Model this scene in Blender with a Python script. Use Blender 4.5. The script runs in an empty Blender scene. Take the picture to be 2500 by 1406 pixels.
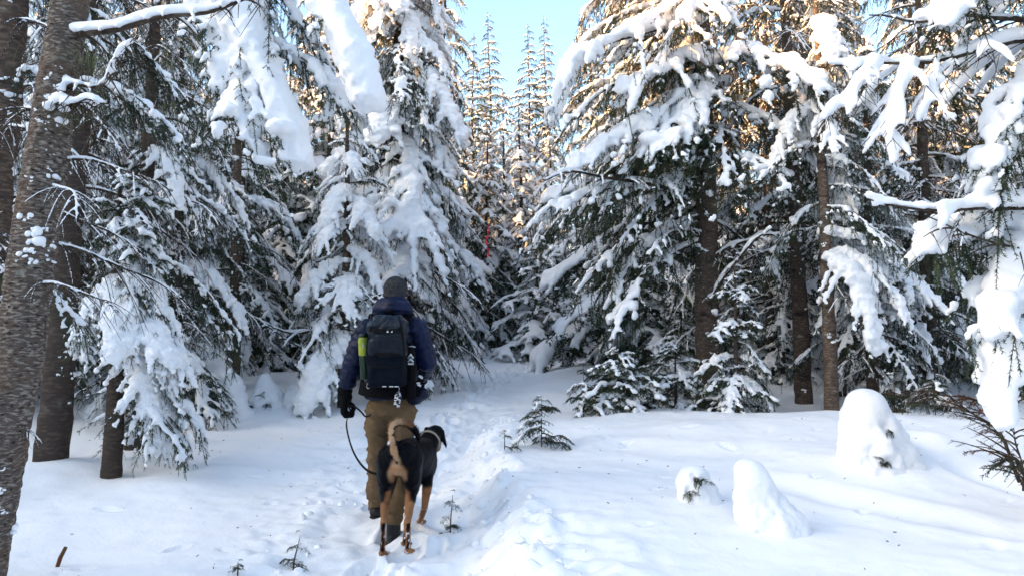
import bpy, bmesh, math, random
import numpy as np
from mathutils import Vector, Matrix

# ------------------------------------------------------------------ camera, sky, sun, exposure
S = bpy.context.scene
COL = S.collection
R = math.radians
F_PX, TILT, CAM_Z = 1785.0, R(3.0), 1.45
cam_data = bpy.data.cameras.new('camera')
cam_data.sensor_width = 36.0
cam_data.lens = 36.0 * F_PX / 2500.0
cam_data.clip_start, cam_data.clip_end = 0.1, 2000.0
cam = bpy.data.objects.new('camera', cam_data)
COL.objects.link(cam)
cam.location = (0, 0, CAM_Z)
cam.rotation_euler = (R(90) + TILT, 0, 0)
S.camera = cam

SUN_EL, SUN_AZ = 17.0, -110.0          # elevation; azimuth clockwise from +Y (camera direction)
w = bpy.data.worlds.new('World'); S.world = w; w.use_nodes = True
nt = w.node_tree; nt.nodes.clear()
sky = nt.nodes.new('ShaderNodeTexSky'); sky.sky_type = 'NISHITA'; sky.sun_disc = False
sky.sun_elevation = R(SUN_EL); sky.sun_rotation = R(SUN_AZ % 360)
sky.air_density = 1.0; sky.dust_density = 4.0; sky.ozone_density = 0.6; sky.altitude = 300
bg = nt.nodes.new('ShaderNodeBackground'); bg.inputs['Strength'].default_value = 0.15
ow = nt.nodes.new('ShaderNodeOutputWorld')
nt.links.new(sky.outputs[0], bg.inputs['Color']); nt.links.new(bg.outputs[0], ow.inputs['Surface'])

sl = bpy.data.lights.new('sun', 'SUN'); sl.energy = 5.0; sl.angle = R(0.5); sl.color = (1.0, 0.50, 0.17)
so = bpy.data.objects.new('sun', sl); COL.objects.link(so)
sun_dir = Vector((math.sin(R(SUN_AZ)) * math.cos(R(SUN_EL)), math.cos(R(SUN_AZ)) * math.cos(R(SUN_EL)), math.sin(R(SUN_EL))))
so.rotation_euler = sun_dir.to_track_quat('Z', 'Y').to_euler()

vs = S.view_settings
vs.view_transform = 'Standard'; vs.look = 'None'; vs.gamma = 1.0; vs.use_curve_mapping = False
vs.exposure = 2.0
vs.use_white_balance = True; vs.white_balance_temperature = 6250; vs.white_balance_tint = 6
S.render.engine = 'CYCLES'
S.cycles.max_bounces = 7; S.cycles.diffuse_bounces = 7; S.cycles.glossy_bounces = 2
S.cycles.transmission_bounces = 2; S.cycles.transparent_max_bounces = 4
S.cycles.use_denoising = True
S.cycles.use_adaptive_sampling = True; S.cycles.adaptive_threshold = 0.02

# ------------------------------------------------------------------ helpers
RNG = np.random.default_rng(11)

def P(px, py, d):
    """point seen at photograph pixel (px, py) at horizontal depth d"""
    u = (px - 1250.0) / F_PX; v = -(py - 703.0) / F_PX
    c, s = math.cos(TILT), math.sin(TILT)
    y = c - v * s; z = s + v * c
    k = d / y
    return Vector((u * k, d, CAM_Z + z * k))

def new_mesh(name, V, F, mats=(), midx=None, smooth=True):
    """V (n,3); F either (m,k) array or a list of such arrays"""
    V = np.asarray(V, dtype=np.float32)
    Fs = F if isinstance(F, list) else [F]
    Fs = [np.asarray(f, dtype=np.int32) for f in Fs if len(f)]
    me = bpy.data.meshes.new(name)
    me.vertices.add(len(V)); me.vertices.foreach_set('co', V.ravel())
    loops = np.concatenate([f.ravel() for f in Fs]) if Fs else np.zeros(0, np.int32)
    tot = np.concatenate([np.full(len(f), f.shape[1], np.int32) for f in Fs]) if Fs else np.zeros(0, np.int32)
    start = np.concatenate([[0], np.cumsum(tot)[:-1]]).astype(np.int32) if len(tot) else tot
    me.loops.add(len(loops)); me.loops.foreach_set('vertex_index', loops)
    me.polygons.add(len(tot)); me.polygons.foreach_set('loop_start', start)
    me.polygons.foreach_set('use_smooth', np.full(len(tot), bool(smooth)))
    for m in mats: me.materials.append(m)
    if midx is not None: me.polygons.foreach_set('material_index', np.asarray(midx, dtype=np.int32))
    me.update(calc_edges=True); me.validate()
    return me

def link(name, me, parent=None, loc=None, rotz=None, scale=None):
    o = bpy.data.objects.new(name, me); COL.objects.link(o)
    if parent is not None: o.parent = parent
    if loc is not None: o.location = loc
    if rotz is not None: o.rotation_euler = (0, 0, rotz)
    if scale is not None: o.scale = scale if hasattr(scale, '__len__') else (scale,) * 3
    return o

def tag(o, label=None, cat=None, group=None, kind=None):
    if label: o['label'] = label
    if cat: o['category'] = cat
    if group: o['group'] = group
    if kind: o['kind'] = kind
    return o

def thing(name, label, cat, loc=(0, 0, 0), group=None):
    o = bpy.data.objects.new(name, None); COL.objects.link(o); o.location = loc
    o.empty_display_size = 0.1
    return tag(o, label, cat, group)

# value noise ---------------------------------------------------------------
def _h(ix, iy, iz, seed):
    n = (ix.astype(np.int64) * 374761393 + iy.astype(np.int64) * 668265263 + iz.astype(np.int64) * 2147483647 + seed * 1274126177) & 0x7fffffff
    n = ((n ^ (n >> 13)) * 1274126177) & 0x7fffffff
    n = (n ^ (n >> 16)) * 2246822519 & 0x7fffffff
    return (n & 0xffffff) / float(0xffffff) * 2 - 1

def noise3(p, seed=0):
    p = np.asarray(p, dtype=np.float64)
    i = np.floor(p).astype(np.int64); f = p - i; f = f * f * f * (f * (f * 6 - 15) + 10)
    r = 0
    for dx in (0, 1):
        wx = f[..., 0] if dx else 1 - f[..., 0]
        for dy in (0, 1):
            wy = f[..., 1] if dy else 1 - f[..., 1]
            for dz in (0, 1):
                wz = f[..., 2] if dz else 1 - f[..., 2]
                r = r + wx * wy * wz * _h(i[..., 0] + dx, i[..., 1] + dy, i[..., 2] + dz, seed)
    return r

def fbm3(p, octv=4, seed=0, gain=0.5):
    a, r, s = 1.0, 0, 1.0
    for k in range(octv):
        r = r + a * noise3(np.asarray(p) * s, seed + k * 17); a *= gain; s *= 2.03
    return r

def noise2(x, y, seed=0):
    return noise3(np.stack([x, y, np.zeros_like(x)], -1), seed)

def fbm2(x, y, octv=4, seed=0, gain=0.5):
    return fbm3(np.stack([x, y, np.zeros_like(x)], -1), octv, seed, gain)

def sstep(a, b, x):
    t = np.clip((x - a) / (b - a), 0, 1); return t * t * (3 - 2 * t)

# primitive geometry --------------------------------------------------------
def _ico(sub):
    bm = bmesh.new(); bmesh.ops.create_icosphere(bm, subdivisions=sub, radius=1.0)
    V = np.array([v.co[:] for v in bm.verts]); F = np.array([[v.index for v in f.verts] for f in bm.faces]); bm.free()
    return V, F
ICO1, ICO2, ICO3 = _ico(1), _ico(2), _ico(3)

class Geo:
    """collects triangles/quads with material index, makes one mesh"""
    def __init__(s): s.V = []; s.T = []; s.Q = []; s.mt = []; s.mq = []; s.n = 0
    def add(s, V, F, m=0):
        V = np.asarray(V, dtype=np.float32); F = np.asarray(F, dtype=np.int64)
        if len(F) == 0: return
        s.V.append(V)
        if F.shape[1] == 3: s.T.append(F + s.n); s.mt.append(np.full(len(F), m))
        else: s.Q.append(F + s.n); s.mq.append(np.full(len(F), m))
        s.n += len(V)
    def arrays(s):
        V = np.concatenate(s.V) if s.V else np.zeros((0, 3), np.float32)
        Fs, mi = [], []
        if s.T: Fs.append(np.concatenate(s.T)); mi.append(np.concatenate(s.mt))
        if s.Q: Fs.append(np.concatenate(s.Q)); mi.append(np.concatenate(s.mq))
        return V, Fs, (np.concatenate(mi) if mi else None)
    def mesh(s, name, mats, smooth=True):
        V, Fs, mi = s.arrays()
        return new_mesh(name, V, Fs, mats, mi, smooth)
    def balls(s, C, Rr, ico=ICO1, sq=1.0, m=0):
        C = np.asarray(C, dtype=np.float64).reshape(-1, 3); n = len(C)
        if n == 0: return
        Rr = np.asarray(Rr, dtype=np.float64)
        if Rr.ndim == 0: Rr = np.full(n, float(Rr))
        if Rr.ndim == 1: Rr = np.stack([Rr, Rr, Rr * sq], 1)
        V0, F0 = ico
        V = (V0[None] * Rr[:, None, :] + C[:, None, :]).reshape(-1, 3)
        F = (F0[None] + (np.arange(n) * len(V0))[:, None, None]).reshape(-1, 3)
        s.add(V, F, m)
    def tube(s, pts, rad, sides=6, m=0, cap=True, flat=None):
        pts = np.asarray(pts, dtype=np.float64); n = len(pts)
        rad = np.broadcast_to(np.asarray(rad, dtype=np.float64), (n,))
        d = np.gradient(pts, axis=0); d /= np.linalg.norm(d, axis=1)[:, None] + 1e-9
        ref = np.array([0, 0, 1.0]) if abs(d[:, 2]).mean() < 0.8 else np.array([1.0, 0, 0])
        a = np.cross(d, ref); a /= np.linalg.norm(a, axis=1)[:, None] + 1e-9
        b = np.cross(a, d)
        th = np.arange(sides) / sides * 2 * math.pi
        fb = 1.0 if flat is None else flat
        V = pts[:, None] + rad[:, None, None] * (np.cos(th)[None, :, None] * a[:, None] + fb * np.sin(th)[None, :, None] * b[:, None])
        i = np.arange(n - 1)[:, None] * sides; j = np.arange(sides)[None]
        j2 = (j + 1) % sides
        Q = np.stack([i + j, i + sides + j, i + sides + j2, i + j2], -1).reshape(-1, 4)
        V = V.reshape(-1, 3)
        s.add(V, Q, m)
        if cap:
            for e, k in ((0, 0), (n - 1, 1)):
                ring = V[e * sides:(e + 1) * sides]; c = pts[e]
                VV = np.vstack([ring, c[None]]); jj = np.arange(sides)
                T = np.stack([jj, (jj + 1) % sides, np.full(sides, sides)], 1)
                s.add(VV, T if not k else T[:, ::-1], m)

def chain(pts, rads, step=0.35):
    """balls along a poly-line, spacing = step*radius; returns centres, radii"""
    C, Q = [], []
    for k in range(len(pts) - 1):
        a, b = np.array(pts[k], float), np.array(pts[k + 1], float)
        ra, rb = np.array(rads[k], float), np.array(rads[k + 1], float)
        L = np.linalg.norm(b - a); n = max(2, int(L / (step * max(0.004, float(np.min([ra.min(), rb.min()])))))) if L > 0 else 1
        t = np.linspace(0, 1, n)[:, None]
        C.append(a + (b - a) * t)
        Q.append((ra + (rb - ra) * t) * np.ones((n, 1)))
    return np.vstack(C), np.vstack(Q)

def remesh(geo, voxel, smooth_it=3, smooth_f=0.5, name='tmp', decimate=None):
    V, Fs, _ = geo.arrays()
    me = new_mesh(name, V, Fs)
    ob = bpy.data.objects.new(name, me); COL.objects.link(ob)
    m = ob.modifiers.new('r', 'REMESH'); m.mode = 'VOXEL'; m.voxel_size = voxel; m.adaptivity = 0; m.use_smooth_shade = True
    if smooth_it:
        m = ob.modifiers.new('s', 'SMOOTH'); m.factor = smooth_f; m.iterations = smooth_it
    if decimate:
        m = ob.modifiers.new('d', 'DECIMATE'); m.ratio = decimate
    dg = bpy.context.evaluated_depsgraph_get(); dg.update()
    out = bpy.data.meshes.new_from_object(ob.evaluated_get(dg))
    COL.objects.unlink(ob); bpy.data.objects.remove(ob); bpy.data.meshes.remove(me)
    out.name = name
    return out

def get_co(me):
    a = np.empty(len(me.vertices) * 3, np.float32); me.vertices.foreach_get('co', a); return a.reshape(-1, 3).astype(np.float64)
def get_no(me):
    a = np.empty(len(me.vertices) * 3, np.float32); me.vertices.foreach_get('normal', a); return a.reshape(-1, 3).astype(np.float64)
def set_co(me, V):
    me.vertices.foreach_set('co', np.asarray(V, np.float32).ravel()); me.update()
def faces_of(me):
    """triangulated faces"""
    me.calc_loop_triangles()
    a = np.empty(len(me.loop_triangles) * 3, np.int32); me.loop_triangles.foreach_get('vertices', a); return a.reshape(-1, 3)
def finish(me, mats, smooth=True):
    me.materials.clear()
    for m in mats: me.materials.append(m)
    me.polygons.foreach_set('use_smooth', np.full(len(me.polygons), bool(smooth))); me.update()
    return me

# ------------------------------------------------------------------ materials
def mat(name, col, rough=0.7, spec=0.3, var=None, bump=None, sss=0.0, obj_var=0.0, metal=0.0, sheen=0.0):
    """var=(scale xyz, colour2, contrast lo, hi); bump=(scale xyz, strength, distance)"""
    m = bpy.data.materials.new(name); m.use_nodes = True
    nt = m.node_tree; N = nt.nodes; Lk = nt.links; N.clear()
    out = N.new('ShaderNodeOutputMaterial'); b = N.new('ShaderNodeBsdfPrincipled')
    Lk.new(b.outputs[0], out.inputs['Surface'])
    b.inputs['Roughness'].default_value = rough
    b.inputs['Specular IOR Level'].default_value = spec
    b.inputs['Metallic'].default_value = metal
    if sheen: b.inputs['Sheen Weight'].default_value = sheen
    tc = N.new('ShaderNodeTexCoord')
    last = None
    if isinstance(col, str):
        at = N.new('ShaderNodeAttribute'); at.attribute_name = col; last = at.outputs['Color']
    else:
        rgb = N.new('ShaderNodeRGB'); rgb.outputs[0].default_value = (*col, 1); last = rgb.outputs[0]
    for vv in (var or []):
        sc, c2, lo, hi = vv
        mp = N.new('ShaderNodeMapping'); mp.inputs['Scale'].default_value = sc; Lk.new(tc.outputs['Object'], mp.inputs[0])
        no = N.new('ShaderNodeTexNoise'); no.inputs['Scale'].default_value = 1; no.inputs['Detail'].default_value = 5; Lk.new(mp.outputs[0], no.inputs['Vector'])
        mr = N.new('ShaderNodeMapRange'); mr.inputs['From Min'].default_value = lo; mr.inputs['From Max'].default_value = hi; Lk.new(no.outputs['Fac'], mr.inputs['Value'])
        mx = N.new('ShaderNodeMix'); mx.data_type = 'RGBA'; Lk.new(mr.outputs[0], mx.inputs['Factor'])
        Lk.new(last, mx.inputs['A']); mx.inputs['B'].default_value = (*c2, 1); last = mx.outputs['Result']
    if obj_var:
        oi = N.new('ShaderNodeObjectInfo'); hs = N.new('ShaderNodeHueSaturation')
        mr = N.new('ShaderNodeMapRange'); mr.inputs['To Min'].default_value = 1 - obj_var; mr.inputs['To Max'].default_value = 1 + obj_var
        Lk.new(oi.outputs['Random'], mr.inputs['Value']); Lk.new(mr.outputs[0], hs.inputs['Value']); Lk.new(last, hs.inputs['Color']); last = hs.outputs[0]
    Lk.new(last, b.inputs['Base Color'])
    prev = None
    for bb in (bump or []):
        sc, st, dist = bb[:3]; det = bb[3] if len(bb) > 3 else 4
        mp = N.new('ShaderNodeMapping'); mp.inputs['Scale'].default_value = sc; Lk.new(tc.outputs['Object'], mp.inputs[0])
        no = N.new('ShaderNodeTexNoise'); no.inputs['Scale'].default_value = 1; no.inputs['Detail'].default_value = det; Lk.new(mp.outputs[0], no.inputs['Vector'])
        bu = N.new('ShaderNodeBump'); bu.inputs['Strength'].default_value = st; bu.inputs['Distance'].default_value = dist
        Lk.new(no.outputs['Fac'], bu.inputs['Height'])
        if prev is not None: Lk.new(prev, bu.inputs['Normal'])
        prev = bu.outputs[0]
    if prev is not None: Lk.new(prev, b.inputs['Normal'])
    if sss:
        b.inputs['Subsurface Weight'].default_value = sss; b.inputs['Subsurface Radius'].default_value = (0.02, 0.025, 0.03); b.inputs['Subsurface Scale'].default_value = 1
    return m

def s3(a): return (a, a, a)
M = {}
M['snow_ground'] = mat('snow_ground', (0.90, 0.91, 0.92), 0.55, 0.25, bump=[(s3(9), 0.35, 0.02), (s3(45), 0.35, 0.008), (s3(260), 0.35, 0.002, 2)])
M['snow'] = mat('snow', (0.83, 0.84, 0.855), 0.6, 0.2, bump=[(s3(14), 0.5, 0.02), (s3(70), 0.4, 0.006)])
M['bark'] = mat('bark', (0.085, 0.063, 0.050), 0.9, 0.1,
    var=[((22, 22, 60), (0.17, 0.125, 0.095), 0.48, 0.66), ((5, 5, 12), (0.03, 0.023, 0.02), 0.55, 0.72), ((7, 7, 16), (0.24, 0.235, 0.20), 0.62, 0.72)],
    bump=[((26, 26, 85), 0.9, 0.02), ((90, 90, 200), 0.5, 0.006)], obj_var=0.15)
M['bark_dark'] = mat('bark_dark', (0.065, 0.050, 0.042), 0.9, 0.1,
    var=[((14, 14, 40), (0.11, 0.085, 0.065), 0.5, 0.68), ((6, 6, 10), (0.17, 0.165, 0.14), 0.6, 0.75)], bump=[((20, 20, 60), 0.9, 0.02)], obj_var=0.2)
M['twig'] = mat('twig', (0.045, 0.032, 0.024), 0.85, 0.1, var=[(s3(14), (0.12, 0.10, 0.075), 0.5, 0.7)], obj_var=0.2)
M['needle'] = mat('needle', (0.022, 0.046, 0.025), 0.6, 0.2, var=[(s3(5), (0.055, 0.082, 0.032), 0.42, 0.66), (s3(30), (0.035, 0.035, 0.018), 0.6, 0.7)], obj_var=0.3)
M['needle_frost'] = mat('needle_frost', (0.026, 0.050, 0.030), 0.7, 0.2, var=[(s3(28), (0.7, 0.72, 0.75), 0.60, 0.66)], obj_var=0.25)
M['lichen'] = mat('lichen', (0.16, 0.17, 0.09), 0.95, 0.05, var=[(s3(8), (0.09, 0.07, 0.04), 0.45, 0.6)])
M['brown_needle'] = mat('brown_needle', (0.13, 0.05, 0.025), 0.8, 0.1, var=[(s3(9), (0.05, 0.06, 0.025), 0.5, 0.6)])
# ------------------------------------------------------------------ the ground: one snow sheet with a trodden path
def path_x(y):
    return np.interp(y, [2.0, 3.5, 4.5, 6, 8, 10, 12, 16, 22, 30], [-0.35, -0.55, -0.68, -0.80, -0.88, -0.75, -0.55, 0.1, 1.3, 2.2])

def bumpf(x, y, cx, cy, rx, ry, h, p=1.0):
    return h * np.exp(-(((x - cx) / rx) ** 2 + ((y - cy) / ry) ** 2) ** p)

def groove(x, y, pts, wd, dp, rim=0.3):
    """a dragged furrow along a poly-line"""
    D = np.full(np.shape(x), 1e9)
    for k in range(len(pts) - 1):
        ax, ay = pts[k]; bx, by = pts[k + 1]; L2 = (bx - ax) ** 2 + (by - ay) ** 2
        t = np.clip(((x - ax) * (bx - ax) + (y - ay) * (by - ay)) / L2, 0, 1)
        D = np.minimum(D, np.hypot(x - ax - t * (bx - ax), y - ay - t * (by - ay)))
    D = D / wd
    return -dp * np.exp(-D ** 2) + rim * dp * np.exp(-((D - 1.6) / 0.6) ** 2)

FEET = []      # footprints (x, y, rot, size, depth)
_r = np.random.default_rng(5)
for yy in np.arange(2.6, 21, 0.33):
    for k in range(2):
        s = 1 if _r.random() < 0.5 else -1
        FEET.append((float(path_x(yy)) + s * 0.14 + _r.normal(0, 0.13), yy + _r.normal(0, 0.1), _r.normal(0, 0.35), 0.85 + _r.random() * 0.4, 0.05 + 0.05 * _r.random()))

for k in range(170):      # pits where clumps of snow dropped from the boughs
    yy = _r.uniform(4.2, 13); xx = _r.uniform(-.68 * yy, .70 * yy)
    FEET.append((xx, yy, _r.random() * 3, .28 + .5 * _r.random() ** 2, .008 + .022 * _r.random()))

def ground_h(x, y):
    x = np.asarray(x, float); y = np.asarray(y, float)
    px = path_x(y)
    base = np.interp(y, [-400, 0, 5, 6.5, 8.5, 10.5, 13, 17, 21.5, 26, 40, 80, 200, 700], [0, 0, 0, 0.02, 0.16, 0.32, 0.46, 0.58, 0.64, 0.50, 0.6, 2.5, 14, 70])
    h = base
    dx = x - px
    wob = 0.16 * noise2(y * 2.1, y * 0 + 3.3, 4) + 0.08 * noise2(y * 6.1, y * 0 + 1.3, 9)
    near = sstep(11, 7.5, y)
    h = h + near * sstep(0.34, 0.80, dx + wob) * 0.215
    h = h + near * sstep(-0.50, -1.3, dx + wob) * 0.07
    h = h + sstep(9, 12, y) * sstep(26, 20, y) * (sstep(0.5, 1.4, np.abs(dx)) * 0.10)
    # right-hand swell
    h = h + bumpf(x, y, 2.6, 7.4, 2.1, 1.5, 0.20) + bumpf(x, y, 0.9, 5.2, 1.0, 0.9, 0.06) + bumpf(x, y, 4.6, 7.0, 1.6, 1.6, 0.12)
    h = h + bumpf(x, y, -0.9, 7.9, 0.9, 0.5, 0.05)
    h = h + bumpf(x, y, 2.95, 5.95, .62, .5, .03) + bumpf(x, y, 1.27, 4.98, .42, .36, .04) + bumpf(x, y, 1.66, 4.5, .55, .40, .03) + bumpf(x, y, -3.3, 9.9, .6, .5, .08)
    # left: trees on little mounds
    h = h + bumpf(x, y, -4.1, 6.6, 0.55, 0.5, 0.12) + bumpf(x, y, -3.2, 7.5, 1.2, 0.8, 0.08)
    h = h + bumpf(x, y, -2.9, 6.2, 0.4, 0.4, 0.05)
    # soft rolling
    far = sstep(7, 30, np.hypot(x, y - 3))
    h = h + (0.045 + 0.16 * far) * fbm2(x * 0.55 + 3, y * 0.55, 3, 2) * sstep(0.3, 1.2, np.abs(dx))
    h = h + 0.016 * fbm2(x * 2.3, y * 2.3, 3, 8)
    # unseen ridge, added out of view to keep low sun off the forest floor
    h = h + 25.0 * sstep(26, 62, -(0.94 * x + 0.342 * y))
    # furrows in the snow on the right
    d1 = groove(x, y, [(2.0, 5.6), (2.6, 4.9), (3.2, 4.35), (3.5, 4.0)], 0.16, 0.045)
    d2 = groove(x, y, [(3.6, 6.6), (3.55, 5.8), (3.75, 5.2), (4.0, 4.6)], 0.13, 0.06)
    d3 = groove(x, y, [(1.0, 6.9), (1.6, 6.5), (2.0, 6.45)], 0.2, 0.035)
    h = h + d1 + d2 + d3
    # trodden snow
    tr = np.exp(-(dx / 0.52) ** 4) * sstep(1.0, 2.5, y) * sstep(24, 18, y)
    lump = np.abs(fbm2(x * 3.3, y * 3.3, 3, 21)) 
    edge = np.exp(-((dx - 0.62) / 0.26) ** 2) * near + 0.5 * np.exp(-((dx + 0.75) / 0.3) ** 2) * near
    chunk = 1 - np.abs(noise2(x * 6.5, y * 6.5, 31)) * 1.6
    h = h + tr * (0.055 * fbm2(x * 3.7, y * 3.0, 3, 22) + 0.012 * fbm2(x * 12, y * 11, 2, 23)) * (0.5 + 0.5 * lump)
    edge = edge + .42 * np.exp(-((dx - 1.0) / .42) ** 2 - ((y - 4.0) / .9) ** 2)
    c2 = sstep(-.1, .35, noise2(x * 4.2, y * 4.2, 35))
    h = h + edge * (0.03 * np.clip(chunk, -0.3, 1) + 0.030 * fbm2(x * 9, y * 8, 3, 33) + 0.05 * lump + .022 * c2)
    for fx, fy, fr, fs, fd in FEET:
        ddx, ddy = x - fx, y - fy
        msk = (np.abs(ddx) < 0.45) & (np.abs(ddy) < 0.45)
        if not np.any(msk): continue
        a = ddx[msk] if x.ndim else ddx; b = ddy[msk] if x.ndim else ddy
        u = a * math.cos(fr) + b * math.sin(fr); v = -a * math.sin(fr) + b * math.cos(fr)
        q = np.sqrt((u / (0.062 * fs)) ** 2 + (v / (0.15 * fs)) ** 2)
        dd = -fd * (1 - sstep(0.85, 1.15, q)) + 0.25 * fd * np.exp(-((q - 1.45) / 0.3) ** 2)
        if x.ndim: h[msk] += dd
        else: h = h + dd
    return h

def gz(x, y): return float(ground_h(np.array([float(x)]), np.array([float(y)]))[0])

def axis_coords(parts):
    out = [parts[0][0]]
    for a, b, st0, st1 in parts:
        c = a
        while c < b - 1e-6:
            t = (c - a) / (b - a); c = min(b, c + st0 + (st1 - st0) * t); out.append(c)
    return np.array(out)
xs = axis_coords([(-420, -30, 30, 3), (-30, -5, 3, 0.08), (-5, -2.2, 0.08, 0.022), (-2.2, 2.2, 0.027, 0.027), (2.2, 6, 0.024, 0.08), (6, 30, 0.08, 3), (30, 420, 3, 30)])
ys = axis_coords([(-300, -10, 30, 4), (-10, 2.0, 4, 0.05), (2.0, 3.0, .05, .028), (3.0, 8.0, 0.025, 0.030), (8.0, 14, 0.036, 0.08), (14, 24, 0.06, 0.15), (24, 60, 0.2, 3), (60, 600, 3, 50)])
GX, GY = np.meshgrid(xs, ys)
GZ = ground_h(GX.ravel(), GY.ravel()).reshape(GX.shape)
nx, ny = len(xs), len(ys)
ii = (np.arange(ny - 1)[:, None] * nx + np.arange(nx - 1)[None]).ravel()
ground_me = new_mesh('snow_ground', np.stack([GX.ravel(), GY.ravel(), GZ.ravel()], 1), np.stack([ii, ii + 1, ii + nx + 1, ii + nx], 1), [M['snow_ground']])
ground = link('snow_ground', ground_me); tag(ground, 'white snow covered forest floor with a trodden path', kind='structure')
# ------------------------------------------------------------------ boughs
def needles_on(geo, pts, rng, step, ln, wd, m=1, per=2, fwd=0.75):
    """needle blades along a twig polyline"""
    pts = np.asarray(pts); seg = np.linalg.norm(np.diff(pts, axis=0), axis=1); s = np.concatenate([[0], np.cumsum(seg)])
    n = max(2, int(s[-1] / step)) * per
    q = rng.random(n) * s[-1]
    C = np.stack([np.interp(q, s, pts[:, k]) for k in range(3)], 1)
    i = np.clip(np.searchsorted(s, q) - 1, 0, len(seg) - 1)
    D = (pts[i + 1] - pts[i]) / (seg[i][:, None] + 1e-9)
    Rn = rng.normal(size=(n, 3)); Rn[:, 2] = Rn[:, 2] * 0.8
    Rn -= (Rn * D).sum(1)[:, None] * D; Rn /= np.linalg.norm(Rn, axis=1)[:, None] + 1e-9
    dr = D * fwd + Rn; dr /= np.linalg.norm(dr, axis=1)[:, None]
    sd = np.cross(dr, rng.normal(size=(n, 3))); sd /= np.linalg.norm(sd, axis=1)[:, None] + 1e-9
    L = ln * (0.6 + 0.6 * rng.random(n))[:, None]
    V = np.stack([C - sd * wd / 2, C + sd * wd / 2, C + dr * L], 1).reshape(-1, 3)
    geo.add(V, np.arange(3 * n).reshape(-1, 3), m)

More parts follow.
